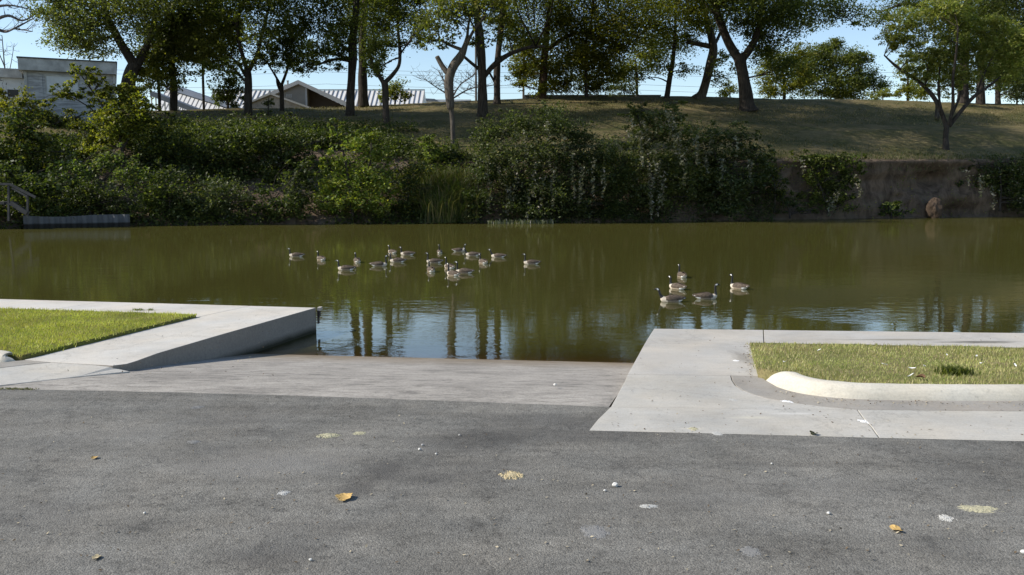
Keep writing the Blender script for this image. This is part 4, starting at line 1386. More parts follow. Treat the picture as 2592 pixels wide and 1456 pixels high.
shrub("dark vine-covered mound overhanging the bank below the massive forked tree", (1840, 545),
      [(1800, 350, 46, 28), (1865, 345, 38, 28), (1815, 410, 70, 42), (1900, 395, 38, 34), (1850, 470, 64, 46), (1780, 470, 50, 50), (1930, 440, 30, 34), (1820, 530, 70, 20)], "dark", ("grey", .3), hang=V3, name="vine_thicket")
shrub("dark hollow brush between the two tallest vine-draped mounds", (1560, 550), [(1560, 450, 36, 60), (1555, 520, 46, 30), (1545, 390, 30, 36)], "dark")
shrub("dark creeper clump beside the bare earth at the start of the eroded bank", (1960, 530), [(1955, 440, 30, 34), (1970, 490, 26, 24)], "dark", ("olive", .2))
shrub("yellow-green creeper spilling over the lip of the eroded bank", (2100, 530), [(2040, 405, 34, 18), (2095, 408, 44, 18), (2150, 415, 34, 22), (2075, 440, 44, 28), (2150, 450, 28, 30), (2110, 480, 40, 34), (2130, 520, 36, 18), (2060, 490, 24, 24, .7)], "mid", ("fresh", .22),
      hang=[(2120, 480, 540), (2170, 440, 500), (2030, 400, 440), (2100, 500, 545)], depth=.45)
shrub("small low tuft at the foot of the bare eroded bank", (2255, 548), [(2250, 533, 38, 11), (2275, 525, 22, 10)], "dark", ("fresh", .3), depth=.4)
shrub("dark ivy bush with pale leaf flecks at the right edge of the eroded bank", (2530, 535), [(2530, 425, 66, 24), (2490, 455, 40, 28), (2560, 465, 46, 34), (2600, 440, 50, 44), (2580, 510, 46, 26), (2640, 500, 50, 40)], "dark", ("pale", .09),
      hang=[(2480, 440, 500), (2510, 470, 530), (2450, 430, 470)], depth=.45)
shrub("sparse creeper hanging on the eroded bank left of the yellow-green creeper", (2000, 545), [(1990, 520, 36, 20, .7), (2030, 535, 30, 12, .7)], "dark", ("grey", .2), depth=.4)
print("leaves total", LEAVES)


# ground cover over the left slope and bank foot
def slope_leaves(name, label, px0, px1, f0, f1, n, leaf, mixm, size, seed, thick=.35, cat="ground cover"):
    rg = np.random.default_rng(seed)
    C = []
    pxs = rg.uniform(px0, px1, n)
    for px in pxs:
        P = prof_pts(px)
        t = rg.uniform(f0, f1)
        s = int(t)
        (D0, z0), (D1, z1) = P[s], P[s + 1]
        D, z = D0 + (D1 - D0) * (t - s), z0 + (z1 - z0) * (t - s)
        x = xat(px, D, z)
        if mnoise.noise(Vector((x * .25, D * .3, z * .4))) + 0.35 < rg.random() * 0.5:
            continue
        C.append((x, D - abs(rg.normal()) * thick * .7, max(ZW + .05, z + abs(rg.normal()) * thick + .15 * mnoise.noise(Vector((x * .6, D * .6, 4))))))
    C = np.array(C)
    sel = rg.random(len(C)) < mixm[1]
    o = foliage(name, [C[~sel], C[sel]], [LEAF[leaf], LEAF[mixm[0]]], None, [size, size], rg)
    tag(o, label, cat, kind="stuff")


slope_leaves("ground_cover", "tangle of low dark weeds over the left bank", -500, 1160, 1.02, 3.3, 150000, "deep", ("dark", .35), .22, 21)
slope_leaves("ground_cover", "dark tall weeds over the upper left bank below the trees", 330, 1060, 2.4, 3.72, 60000, "deep", ("dark", .3), .2, 24, .45)
slope_leaves("ground_cover", "dark creepers over the foot of the bank below the vines", 1150, 1960, 1.02, 2.3, 45000, "deep", ("grey", .15), .17, 22, .3)
slope_leaves("ground_cover", "scattered creeper leaves on the eroded right bank", 1950, 2800, 1.05, 1.75, 1300, "dark", ("olive", .3), .15, 23, .15)


# reeds and dry grass: arching blades
def blades(name, label, roots, hgt, wid, mats, seed, parent=None, spread=.5):
    rg = np.random.default_rng(seed)
    N = len(roots)
    R = np.asarray(roots)
    H = hgt * (0.5 + 0.7 * rg.random(N))
    la = rg.random(N) * 2 * math.pi
    ln = H * spread * rg.random(N)
    w = wid * (0.6 + .8 * rg.random(N))
    an = la + math.pi / 2
    ax = np.stack([np.cos(an) * w, np.sin(an) * w * .4, np.zeros(N)], 1)
    out = np.stack([np.cos(la) * ln, np.sin(la) * ln, np.zeros(N)], 1)
    up = np.stack([np.zeros(N), np.zeros(N), H], 1)
    V = np.empty((N, 5, 3))
    V[:, 0], V[:, 1] = R - ax, R + ax
    V[:, 2], V[:, 3] = R + out * .35 + up * .62 + ax * .8, R + out * .35 + up * .62 - ax * .8
    V[:, 4] = R + out * 1.25 + up * (0.95 - .25 * rg.random(N))[:, None]
    idx = np.arange(N)[:, None] * 5
    tri = np.concatenate([idx + np.array([[0, 1, 2]]), idx + np.array([[0, 2, 3]]), idx + np.array([[3, 2, 4]])])
    mi = (rg.random(N) < .35).astype(int)
    return mesh_np(name, V.reshape(-1, 3), tri, mats, parent, matidx=np.concatenate([mi, mi, mi]))


rg = np.random.default_rng(31)
M["reed1"] = mat_leaf("reed_green", (0.035, 0.055, 0.012), (0.075, 0.10, 0.022), (0.15, 0.15, 0.06), .35)
M["reed2"] = mat_leaf("reed_dry", (0.07, 0.075, 0.028), (0.16, 0.14, 0.065), None, .3)
b = hit(1140, 520)
rt = empty("reed_clump", b)
tag(rt, "tall clump of arching reeds at the water between the sapling and the vine mounds", "reeds")
roots = []
for _ in range(2600):
    px = rg.normal(1140, 36)
    if not 1065 < px < 1215:
        continue
    py = rg.uniform(470, 562)
    h = hit(px, py)
    roots.append((h.x, h.y - .5, h.z - .1))
blades("blades", None, roots, 2.0, .03, [M["reed1"], M["reed2"]], 32, rt, 1.0)
b = hit(1335, 560)
rt = empty("water_weeds", b)
tag(rt, "pale low water weeds at the bank foot below the largest vine mound", "water weeds")
roots = []
for _ in range(420):
    px = rg.uniform(1235, 1400)
    P = prof_pts(px)
    D = P[1][0] - rg.uniform(0.2, 1.3)
    roots.append((xat(px, D, ZW), D, ZW - .05))
blades("blades", None, roots, .42, .04, [LEAF["grey"], LEAF["pale"]], 33, rt, .8)
# ragged dry grass along the lip
roots = []
for _ in range(9000):
    px = rg.uniform(1050, 2900)
    P = prof_pts(px)
    t = rg.random() ** 1.6
    D = P[2][0] + (P[3][0] - P[2][0]) * (t * 1.4 - .08)
    z = ground_z(px, D)
    roots.append((xat(px, D, z), D, z - .03))
tag(blades("dry_grass", None, roots, .28, .022, [M["reed2"], M["reed1"]], 34, None, .9), "ragged dry grass fringe along the lip of the far bank", "grass", kind="stuff")
roots = []
for _ in range(30000):
    px = rg.uniform(500, 2700)
    P = prof_pts(px)
    t = rg.random()
    D = P[3][0] + (P[5][0] - P[3][0] + 1.0) * t
    z = ground_z(px, D)
    roots.append((xat(px, D, z), D, z - .05))
M["lawn1"] = mat_leaf("slope_grass_green", (0.085, 0.086, 0.028), (0.155, 0.135, 0.055), None, .3)
M["lawn2"] = mat_leaf("slope_grass_dry", (0.19, 0.148, 0.07), (0.30, 0.23, 0.115), None, .3)
tag(blades("slope_grass", None, roots, .17, .03, [M["lawn1"], M["lawn2"]], 35, None, 1.0), "short half-dry grass on the slope under the trees", "grass", kind="stuff")
# earth lump under the eroded bank
b = hit(2365, 540)
vv, ff = [], []
bm = bmesh.new()
bmesh.ops.create_icosphere(bm, subdivisions=4, radius=1)
for v in bm.verts:
    n = mnoise.noise(v.co * 1.6) * .22 + mnoise.noise(v.co * 5) * .08
    v.co *= 1 + n
    v.co = Vector((v.co.x * .66, v.co.y * .65, v.co.z * .9))
me = bpy.data.meshes.new("earth_lump")
bm.to_mesh(me)
bm.free()
me.materials.append(mat_plain("orange_earth", (0.070, 0.050, 0.036), .95, .1, .45, 3))
o = bpy.data.objects.new("earth_lump", me)
COL.objects.link(o)
o.location = pd(2365, 528, b.y - .5)
tag(o, "rounded orange-brown lump of slumped earth at the foot of the eroded bank", "earth lump")

# ------------------------------------------------------------------ buildings beyond the crest
M["siding"] = mat_siding()
M["board"] = mat_plain("pale_board", (0.54, 0.56, 0.56), .9, .2, .1, 1.5)
M["darkglass"] = mat_plain("dark_opening", (0.02, 0.018, 0.017), .4, .4, .2)
M["fascia"] = mat_plain("weathered_fascia", (0.38, 0.38, 0.36), .9, .2, .3, 1.4)
M["roof_dark"] = mat_plain("dark_roofing", (0.08, 0.085, 0.085), .9, .2, .2)
M["metal"] = mat_plain("white_metal", (0.64, 0.63, 0.61), .45, .4, .06, .6)
M["seam"] = mat_plain("grey_seam", (0.22, 0.21, 0.20), .5, .4, .1)  # grey puts the ribs' shaded sides into the colour; flue shares it
M["beige"] = mat_plain("beige_wall", (0.26, 0.235, 0.20), .9, .2, .08, 1)
M["brown"] = mat_plain("brown_recess", (0.085, 0.065, 0.05), .9, .2, .15, 1)
M["trim"] = mat_plain("pale_trim", (0.42, 0.41, 0.39), .8, .2, .08, 1)
M["stucco"] = mat_plain("mottled_stucco", (0.34, 0.30, 0.26), .95, .1, .3, 1.6)
M["shedblue"] = mat_plain("bluegrey_roof", (0.13, 0.15, 0.18), .6, .3, .12, 1)
M["wood"] = mat_plain("grey_wood", (0.065, 0.062, 0.06), .9, .2, .35, 3)
M["pole"] = mat_plain("pole_wood", (0.10, 0.085, 0.07), .9, .2, .3, 3)


def X(px, py, D):
    return pd(px, py, D).x


def Z(px, py, D):
    return pd(px, py, D).z


# weathered flat-roofed building, its front turned so that the right end recedes
D = 72.0
pc = pd(64, 240, D)
TURN = math.radians(24.5)
zg = ground_z(170, D + 2) - 3.0
WD = 6.75
rt = empty("weathered_building", (pc.x, pc.y, zg + 3))
tag(rt, "weathered grey wooden building with flat roof and boarded window, left end of the bank", "building")


def wb(name, mat, boxes, parent=None):
    m = MB()
    for q in boxes:
        m.box(*q)
    m.turn((0, 0), TURN)
    m.v = [(x + pc.x, y + pc.y, z) for x, y, z in m.v]
    o = m.build(name, mat, None)
    o.parent = parent or rt
    if parent is None:
        o.location = -Vector(rt.location)
    return o


zf0, zf1 = Z(64, 179, D), Z(64, 149, D)
wb("wall", M["siding"], [(0, WD, 0, 7, zg, zf0)])
wb("fascia", M["fascia"], [(-.35, WD + .12, -.55, 7.4, zf0 + .003, zf1)])
wb("roof", M["roof_dark"], [(-.42, WD + .2, -.63, 7.5, zf1 + .003, zf1 + .1)])
w0, w1, wz0, wz1 = WD * .235, WD * .575, zf0 - 1.75, zf0 - .32
wo = wb("window_frame", M["fascia"], [(w0 - .1, w0, -.05, .02, wz0 - .1, wz1 + .1), (w1, w1 + .1, -.05, .02, wz0 - .1, wz1 + .1), (w0, w1, -.05, .02, wz1, wz1 + .1), (w0, w1, -.05, .02, wz0 - .1, wz0)])
wb("board", M["board"], [(w0, w1, -.025, .02, wz0, wz1)], wo)
wb("corner_board", M["fascia"], [(-.03, .2, -.06, -.003, zg, zf0 - .003)])
wb("corner_board", M["fascia"], [(WD - .2, WD + .03, -.06, -.003, zg, zf0 - .003)])
wb("corner_board", M["siding"], [(w0 - .55, w0 - .3, -.06, -.003, zg, zf0 - .003)])
zq = zf0 - .28
wb("wing_wall", M["board"], [(-9, -.04, 3.4, 7, zg, zq)])
wb("wing_roof", M["fascia"], [(-9.2, -.36, 3.0, 7.3, zq + .003, zq + .75)])
wn_ = wb("wing_window", M["darkglass"], [(-1.55, -.75, 3.35, 3.45, zq - 1.55, zq - .95)])

# white ribbed metal shed
D = 104
rt = empty("metal_shed", (X(455, 280, D), D, ground_z(455, D)))
tag(rt, "white ribbed metal shed with a sloping blue-grey roof edge, left on the crest", "shed")
zb = ground_z(455, D) - 1


def tilt(m):
    m.v = [(x, y + max(0, z - zb) * 1.3, z) for x, y, z in m.v]
    return m


zl, zr = Z(360, 205, D), Z(545, 268, D)
xl, xr = X(360, 240, D), X(548, 240, D)
b = MB()
b.prism([(xl, zb), (xr, zb), (xr, zr), (xl, zl)], D, D + 7)
tilt(b).build("wall", M["metal"], rt)
b = MB()
n = 15
for i in range(n + 1):
    t = i / n
    xx = xl + (xr - xl) * t
    b.box(xx - .05, xx + .05, D - .06, D - .002, zb, zl + (zr - zl) * t - .02)
tilt(b).build("rib", M["seam"], rt)
b = MB()
th = .75
b.prism([(xl - .3, zl + .01), (xr + .3, zr + .01), (xr + .3, zr + th * .6), (xl - .3, zl + th)], D - .35, D + 7.3)
tilt(b).build("roof", M["shedblue"], rt)
D -= 3.5
b = MB()
za, zc = Z(380, 243, D), Z(490, 286, D)
xa, xc = X(380, 250, D), X(492, 250, D)
b.prism([(xa, za), (xc, zc), (xc, zc + .55), (xa, za + .6)], D, D + 3.4)
b.build("lean_to_roof", M["shedblue"], rt)
b = MB()
for i in range(11):
    t = i / 10
    xx = xa + (xc - xa) * t
    zz = za + (zc - za) * t
    if zz - .02 > zb:
        b.box(xx - .06, xx + .06, D + .3, D + .42, zb, zz - .01)
b.build("lean_to_post", M["metal"], rt)

# long standing-seam roof building
DR, DE = 150, 143
rt = empty("metal_roof_building", (X(860, 260, DE), DE, ground_z(860, DE)))
tag(rt, "long building with a white standing-seam metal roof behind the gabled house", "building")
zr, ze = Z(860, 229, DR), Z(860, 290, DE)
xl, xr = X(545, 240, DR), X(1075, 240, DR)
b = MB()
b.add([(xl, DE, ze), (xr, DE, ze), (xr, DR, zr), (xl, DR, zr), (xl, DR + 7, ze), (xr, DR + 7, ze)], [(0, 1, 2, 3), (3, 2, 5, 4), (0, 3, 4), (1, 5, 2), (0, 4, 5, 1)])
b.build("roof", M["metal"], rt)
b = MB()
n = 46
for i in range(n + 1):
    xx = xl + (xr - xl) * i / n
    b.bar((xx, DE + .01, ze + .07), (xx, DR - .01, zr + .07), .11, .15)
b.bar((xl, DR, zr + .12), (xr, DR, zr + .12), .3, .1)
b.build("seam", M["seam"], rt)
b = MB()
b.box(xl + .4, xr - .4, DE + .6, DR + 6.4, ground_z(860, DE) - 1, ze - .01)
b.build("wall", M["beige"], rt)

# gabled house
D = 122
rt = empty("gabled_house", (X(770, 265, D), D, ground_z(770, D)))
tag(rt, "beige house with a steep pale-edged gable and dark recessed porch on the crest", "house")
zb = ground_z(770, D) - 1


def P2(px, py, dd):
    p = pd(px, py, dd)
    return (p.x, p.z)


ap, le, re = P2(757, 214, D), P2(668, 252, D), P2(884, 274, D)
b = MB()
b.prism([(le[0], zb), (P2(775, 260, D)[0], zb), P2(775, 222, D), ap, le], D, D + 8)
b.build("wall", M["beige"], rt)
b = MB()
b.prism([(P2(776, 260, D)[0], zb), (re[0], zb), re, P2(776, 223, D)], D + 1.6, D + 8)
b.build("porch_recess", M["brown"], rt)
b = MB()
t = .55
b.add([(le[0] - .4, D - .5, le[1] - .2), (ap[0], D - .5, ap[1] + .02), (ap[0], D - .5, ap[1] + t), (le[0] - .4, D - .5, le[1] + t - .2),
       (le[0] - .4, D + 8.3, le[1] - .2), (ap[0], D + 8.3, ap[1] + .02), (ap[0], D + 8.3, ap[1] + t), (le[0] - .4, D + 8.3, le[1] + t - .2)],
      [(0, 1, 2, 3), (7, 6, 5, 4), (0, 4, 5, 1), (3, 2, 6, 7), (0, 3, 7, 4)])
b.add([(re[0] + .3, D - .5, re[1] - .1), (ap[0], D - .5, ap[1] + .02), (ap[0], D - .5, ap[1] + t), (re[0] + .3, D - .5, re[1] + t),
       (re[0] + .3, D + 8.3, re[1] - .1), (ap[0], D + 8.3, ap[1] + .02), (ap[0], D + 8.3, ap[1] + t), (re[0] + .3, D + 8.3, re[1] + t)],
      [(3, 2, 1, 0), (4, 5, 6, 7), (1, 5, 4, 0), (7, 6, 2, 3), (4, 7, 3, 0)])
b.build("roof", M["trim"], rt)
b = MB()
c = P2(775.5, 250, D)
b.box(c[0] - .12, c[0] + .12, D - .08, D + .3, zb, P2(775, 224, D)[1])
b.build("porch_post", M["trim"], rt)
b = MB()
c = P2(732, 243, D)
b.box(c[0] - .38, c[0] + .38, D - .06, D - .002, c[1] - .2, c[1] + .2)
v = b.build("gable_vent", M["trim"], rt)
b = MB()
for k in (-.09, .09):
    b.box(c[0] - .3, c[0] + .3, D - .075, D - .062, c[1] + k - .06, c[1] + k + .06)
sl = mesh_np("louver", b.v, b.f, M["beige"])
sl.parent = v
b = MB()
c0, c1 = P2(720, 240, D + 3), P2(738, 214, D + 3)
b.box(c0[0], c1[0], D + 3, D + 4, c0[1], c1[1])
ch = b.build("chimney", M["stucco"], rt)
b = MB()
cc = P2(728, 210, D + 3.4)
b.tube([(cc[0], D + 3.5, c1[1] + .002), (cc[0], D + 3.5, c1[1] + .5)], [.13, .13], 10)
b.tube([(cc[0], D + 3.5, c1[1] + .503), (cc[0], D + 3.5, c1[1] + .6)], [.19, .19], 10)
fl = mesh_np("flue", b.v, b.f, M["seam"])
fl.parent = ch

D = 112
rt = empty("low_gable_house", (X(690, 270, D), D, ground_z(690, D)))
tag(rt, "low pale stucco gable in front of the gabled house, half hidden by the crest", "house")
zb = ground_z(690, D) - 1
b = MB()
b.prism([(P2(634, 262, D)[0], zb), (P2(782, 270, D)[0], zb), P2(782, 274, D), P2(686, 241, D), P2(634, 262, D)], D, D + 6)
b.build("wall", M["stucco"], rt)
b = MB()
a1, a2, a3 = P2(622, 264, D), P2(686, 238, D), P2(792, 276, D)
for (q, r_) in ((a1, a2), (a2, a3)):
    b.bar((q[0], D - .1, q[1]), (r_[0], D - .1, r_[1]), .5, .22)
    b.add([(q[0], D - .3, q[1] + .12), (r_[0], D - .3, r_[1] + .12), (r_[0], D + 6.2, r_[1] + .12), (q[0], D + 6.2, q[1] + .12)], [(0, 1, 2, 3)])
b.build("roof", M["trim"], rt)

# low buildings far behind on the right of the seam roof, and a dark flat roof in the middle
D = 165
rt = empty("low_building", (X(1130, 258, D), D, ground_z(1130, D)))
tag(rt, "low distant building with a blue-grey roof and white siding behind the broken snag", "building")
b = MB()
b.prism([P2(1074, 262, D), P2(1192, 262, D), P2(1192, 252, D), P2(1076, 252, D)], D, D + 8)
b.build("wall", M["metal"], rt)
b = MB()
b.prism([P2(1068, 254, D - .5), P2(1110, 256, D - .5), P2(1100, 250.5, D - .5), P2(1072, 249, D - .5)], D - .6, D + 8)
b.build("roof", M["shedblue"], rt)
D = 122
rt = empty("flat_roof_building", (X(1560, 246, D), D, ground_z(1560, D)))
tag(rt, "long low dark flat-roofed building just showing over the crest in the middle", "building")
b = MB()
b.box(X(1330, 246, D), X(1671, 246, D), D, D + 6, ground_z(1560, D) - 1, Z(1560, 243, D))
b.build("wall", M["roof_dark"], rt)
b = MB()
b.box(X(1328, 246, D), X(1673, 246, D), D - .25, D + 6.2, Z(1560, 243, D) + .002, Z(1560, 240.5, D))
b.build("roof", M["roof_dark"], rt)

# utility poles and wires
for px, D, ty, lab in ((1205, 140, 60, "wooden utility pole behind the tall straight tree in the middle"), (1325, 140, 60, "wooden utility pole left of the broad olive crown")):
    rt = empty("utility_pole", (X(px, 250, D), D, ground_z(px, D)))
    tag(rt, lab, "utility pole")
    b = MB()
    b.tube([(X(px, 250, D), D, ground_z(px, D) - .5), (X(px, 250, D), D, Z(px, ty, D))], [.19, .14], 10)
    b.build("pole", M["pole"], rt)
    b = MB()
    b.box(X(px, 250, D) - 1.2, X(px, 250, D) + 1.2, D - .25, D - .13, Z(px, ty + 12, D) - .07, Z(px, ty + 12, D) + .07)
    b.build("crossarm", M["pole"], rt)
for py0, py1, D, lab in ((168, 180, 150, "upper power wire crossing the sky behind the trees"), (178, 190, 150, "second power wire just under the upper one behind the trees"), (212, 214, 150, "third power wire, low in the gap by the thin leaning tree"), (226, 228, 150, "lowest power wire above the crest by the thin leaning tree")):
    b = MB()
    pts = []
    for i in range(25):
        t = i / 24
        px = 60 + 2300 * t
        sag = 10 * math.sin(math.pi * ((t * 3) % 1))
        p = pd(px, py0 + (py1 - py0) * t + sag, D)
        pts.append(p)
    b.tube(pts, [.022] * 25, 5)
    tag(b.build("power_wire", M["pole"]), lab, "power wire")

# sheet pile wall at the left water's edge
vv, ff = [], []
n = 150
pA, pB = pd(60, 577, 55.2), pd(335, 571, 58.0)
pA.z = pB.z = 0
ph = [0, .22, .5, .72]
pts = []
L = (pB - pA).length
dr = (pB - pA) / L
nr = Vector((dr.y, -dr.x, 0))
per = .62
k = 0
s = 0.0
while s < L:
    for fr, off in ((0, 0), (.28, 0), (.5, .16), (.78, .16)):
        if s + fr * per > L:
            break
        q = pA + dr * (s + fr * per) + nr * off
        pts.append((q, off))
    s += per
mb = MB()
for i in range(len(pts) - 1):
    (a, oa), (c, oc) = pts[i], pts[i + 1]
    t = i / len(pts)
    top = 0.36 - .10 * math.sin(min(1, t * 1.6) * math.pi)
    q = nr * -.03
    mb.add([(a.x, a.y, ZW - 1), (c.x, c.y, ZW - 1), (c.x, c.y, top), (a.x, a.y, top), (a.x + q.x, a.y + q.y, ZW - 1), (c.x + q.x, c.y + q.y, ZW - 1), (c.x + q.x, c.y + q.y, top), (a.x + q.x, a.y + q.y, top)],
           [(0, 1, 2, 3), (7, 6, 5, 4), (3, 2, 6, 7)])
t = NT("weathered_sheet_pile")
p = t.pos()
sp = t.node("ShaderNodeSeparateXYZ")
t.link(p, sp.inputs[0])
wl = t.node("ShaderNodeMapRange")
wl.inputs["From Min"].default_value = -.12
wl.inputs["From Max"].default_value = -.22
t.link(sp.outputs[2], wl.inputs["Value"])
c = t.mix(t.noise(p, 2.5, 5), (0.07, 0.073, 0.077), (0.13, 0.133, 0.137))
t.color(t.mix(wl.outputs[0], c, (0.02, 0.018, 0.015)))
t.rough(.8, .3)
o = mb.build("sheet_pile_wall", t.m)
tag(o, "low grey corrugated sheet-pile wall along the water at the left", "retaining wall")

# wooden landing with stair rail at the left edge
D = 54.6
rt = empty("wooden_stair", (X(0, 520, D), D - .3, ground_z(0, D)))
tag(rt, "grey wooden landing and stair with handrails at the left edge of the bank", "stair")
b = MB()
b.box(X(-160, 515, D), X(24, 515, D), D - .6, D + 1.0, Z(0, 517, D), Z(0, 511, D))
b.build("landing", M["wood"], rt)
for dd in (D - .62, D + .6):
    b = MB()
    b.bar(pd(-160, 467, dd), pd(24, 466, dd), .09, .14)
    b.bar(pd(24, 466, dd), pd(90, 500, dd), .09, .14)
    b.bar(pd(30, 476, dd), pd(70, 498, dd), .07, .12)
    b.build("handrail", M["wood"], rt)
for px, y0, y1 in ((-60, 468, 560), (22, 468, 560), (70, 492, 548)):
    b = MB()
    b.bar(pd(px, y1, D - .55), pd(px, y0, D - .55), .11, .11)
    b.build("post", M["wood"], rt)
for dd in (D - .64, D + .5):
    b = MB()
    b.bar(pd(26, 513, dd), pd(68, 540, dd), .08, .26)
    b.build("stringer", M["wood"], rt)
b = MB()
for i in range(5):
    p = pd(32 + i * 8, 515 + i * 5.3, D)
    b.box(p.x - .12, p.x + .12, D - .55, D + .5, p.z - .02, p.z + .02)
b.build("tread", M["wood"], rt)

# ------------------------------------------------------------------ geese
M["g_brown"] = mat_plain("goose_brown_back", (0.11, 0.083, 0.060), .75, .2, .35, 26)
M["g_tan"] = mat_plain("goose_tan_flank", (0.26, 0.205, 0.15), .8, .2, .2, 30)
M["g_pale"] = mat_plain("goose_pale_breast", (0.52, 0.45, 0.36), .8, .2, .1, 30)
M["g_black"] = mat_plain("goose_black", (0.012, 0.011, 0.011), .5, .35, .2, 30)
M["g_white"] = mat_plain("goose_white", (0.80, 0.78, 0.74), .7, .2, .04, 30)
GM = [M["g_brown"], M["g_tan"], M["g_pale"], M["g_black"], M["g_white"]]
GW = mat_plain("goose_wing", (0.088, 0.066, 0.048), .75, .2, .7, 22)


def goose_mesh(neck):
    """one continuous skin lofted from tail tip through body and neck to the bill; +X is forward, z=0 the water"""
    # (x, z, half width, half height, tag)
    R = [(-.335, .115, .010, .006, 't'), (-.30, .105, .045, .014, 't'), (-.255, .092, .060, .026, 'r'), (-.215, .075, .078, .048, 'r'), (-.15, .058, .092, .070, 'b'), (-.07, .050, .108, .088, 'b'), (.02, .048, .112, .096, 'b'),
         (.10, .050, .102, .092, 'b'), (.165, .060, .084, .083, 'c'), (.205, .082, .070, .072, 'c'), (.222, .118, .048, .050, 'c')]
    NK = {"tall": [(.226, .150, .031, .031), (.222, .195, .028, .028), (.218, .245, .025, .025), (.216, .300, .024, .025), (.222, .342, .025, .027)],
          "relaxed": [(.236, .145, .032, .032), (.243, .180, .029, .029), (.240, .222, .026, .026), (.238, .265, .025, .026), (.246, .302, .026, .028)],
          "lean": [(.248, .142, .033, .033), (.268, .182, .030, .030), (.284, .224, .027, .027), (.294, .262, .026, .026), (.308, .292, .026, .028)]}[neck]
    for (x, z, a, c) in NK:
        R.append((x, z, a, c, 'n'))
    hx, hz = NK[-1][0], NK[-1][1]
    R += [(hx + .018, hz + .020, .027, .028, 'h'), (hx + .042, hz + .020, .025, .025, 'h'), (hx + .062, hz + .013, .018, .018, 'f'), (hx + .078, hz + .006, .013, .013, 'k'), (hx + .105, hz - .002, .011, .008, 'k'), (hx + .118, hz - .005, .005, .004, 'k')]
    seg = 14
    vv, ff, mi = [], [], []
    for i, (x, z, a, c, g_) in enumerate(R):
        x0, z0 = R[max(0, i - 1)][:2]
        x1, z1 = R[min(len(R) - 1, i + 1)][:2]
        d = Vector((x1 - x0, 0, z1 - z0)).normalized()
        u = Vector((-d.z, 0, d.x))
        for k in range(seg):
            an = 2 * math.pi * k / seg
            q = Vector((x, 0, z)) + u * (math.sin(an) * c) + Vector((0, 1, 0)) * (math.cos(an) * a)
            vv.append(q)
    for i in range(len(R) - 1):
        g_ = R[i + 1][4]
        for k in range(seg):
            a, b_ = i * seg + k, i * seg + (k + 1) % seg
            ff.append((a, b_, b_ + seg, a + seg))
            sn = math.sin(2 * math.pi * (k + .5) / seg)
            if g_ == 't':
                m = 3 if sn > -.2 else 4
            elif g_ == 'r':
                m = 3 if sn > .55 else 4
            elif g_ == 'b':
                m = 0 if sn > .35 else (1 if sn > -.25 else 2)
                if i < 4 and sn < .2:
                    m = 4
            elif g_ == 'c':
                m = 1 if sn > .75 else 2
                if i >= 9:
                    m = 2
            elif g_ == 'n':
                m = 3
            elif g_ == 'h':
                m = 4 if -.75 < sn < .45 else 3
            else:
                m = 3
            mi.append(m)
    ff.append(tuple(range(seg - 1, -1, -1)))
    mi.append(3)
    n = (len(R) - 1) * seg
    ff.append(tuple(n + k for k in range(seg)))
    mi.append(3)
    return vv, ff, mi


def wing_mesh(side):
    """folded wing: a leaf-shaped shell lying on the flank, its tip crossing the tail"""
    vv, ff = [], []
    L = [(.145, .085, .02), (.11, .10, .055), (.04, .112, .072), (-.04, .112, .070), (-.12, .108, .056), (-.20, .112, .038), (-.27, .122, .022), (-.325, .130, .006)]
    W = [.080, .100, .110, .108, .096, .070, .040, .016]
    n = 6
    for (x, z, h), w in zip(L, W):
        for k in range(n):
            t = k / (n - 1)
            an = math.radians(-14 + 88 * t)
            y = side * (w * math.cos(an) + .008)
            vv.append((x, y, .054 + (z - .054) * .45 + (h + .035) * math.sin(an) * .95))
    for i in range(len(L) - 1):
        for k in range(n - 1):
            a = i * n + k
            ff.append((a, a + 1, a + n + 1, a + n))
    return vv, ff


GOOSE = {}
for kind in ("tall", "relaxed", "lean"):
    vv, ff, mi = goose_mesh(kind)
    o = mesh_np("goose", vv, ff, GM, matidx=mi, smooth=True)
    o.modifiers.new("sub", 'SUBSURF').levels = 1
    o.modifiers["sub"].render_levels = 2
    kids = []
    for sd_ in (-1, 1):
        wv, wf = wing_mesh(sd_)
        w = mesh_np("wing", wv, wf, [GW], smooth=True)
        m = w.modifiers.new("thick", 'SOLIDIFY')
        m.thickness = .012
        m.offset = 0
        w.modifiers.new("sub", 'SUBSURF').render_levels = 2
        w.parent = o
        kids.append(w)
    GOOSE[kind] = (o, kids)
used = set()


def goose(px, py, head, kind, label, sc=1.0):
    src, kids = GOOSE[kind]
    if kind in used:
        o = src.copy()
        COL.objects.link(o)
        for w in kids:
            c = w.copy()
            c.parent = o
            COL.objects.link(c)
    else:
        o = src
        used.add(kind)
    p = pz(px, py, ZW)
    o.location = (p.x, p.y, ZW - .012)
    o.rotation_euler = (0, 0, math.radians(head))
    o.scale = (sc, sc, sc)
    tag(o, label, "goose", "geese on the river")


# px, py at the water-line, heading (180 = to the left, 90 = away, 0 = right)
goose(750, 650, 178, "relaxed", "leftmost goose on the river, facing left")
goose(813, 659, 128, "relaxed", "second goose from the left, seen from behind, tail towards the ramp")
goose(876, 684, 176, "relaxed", "low pale goose facing left, nearer the ramp than the second goose from the left")
goose(904, 664, 112, "relaxed", "goose seen from behind, just left of the dark goose facing right at the flock's left")
goose(960, 674, 5, "tall", "dark goose facing right in the left half of the flock")
goose(993, 641, 130, "relaxed", "farthest back goose in the left half of the flock, turned away", .95)
goose(1031, 646, 172, "relaxed", "tan goose facing left, right beside the farthest back left goose")
goose(1006, 664, 178, "relaxed", "goose facing left directly right of the dark right-facing goose's head")
goose(1113, 641, 100, "tall", "small distant goose seen from behind with white cheek, left of the far right-facing goose", .92)
goose(1162, 637, 4, "relaxed", "far dark goose facing right, touching the goose that faces left", .95)
goose(1196, 648, 172, "lean", "goose facing left, bill meeting the far dark right-facing goose")
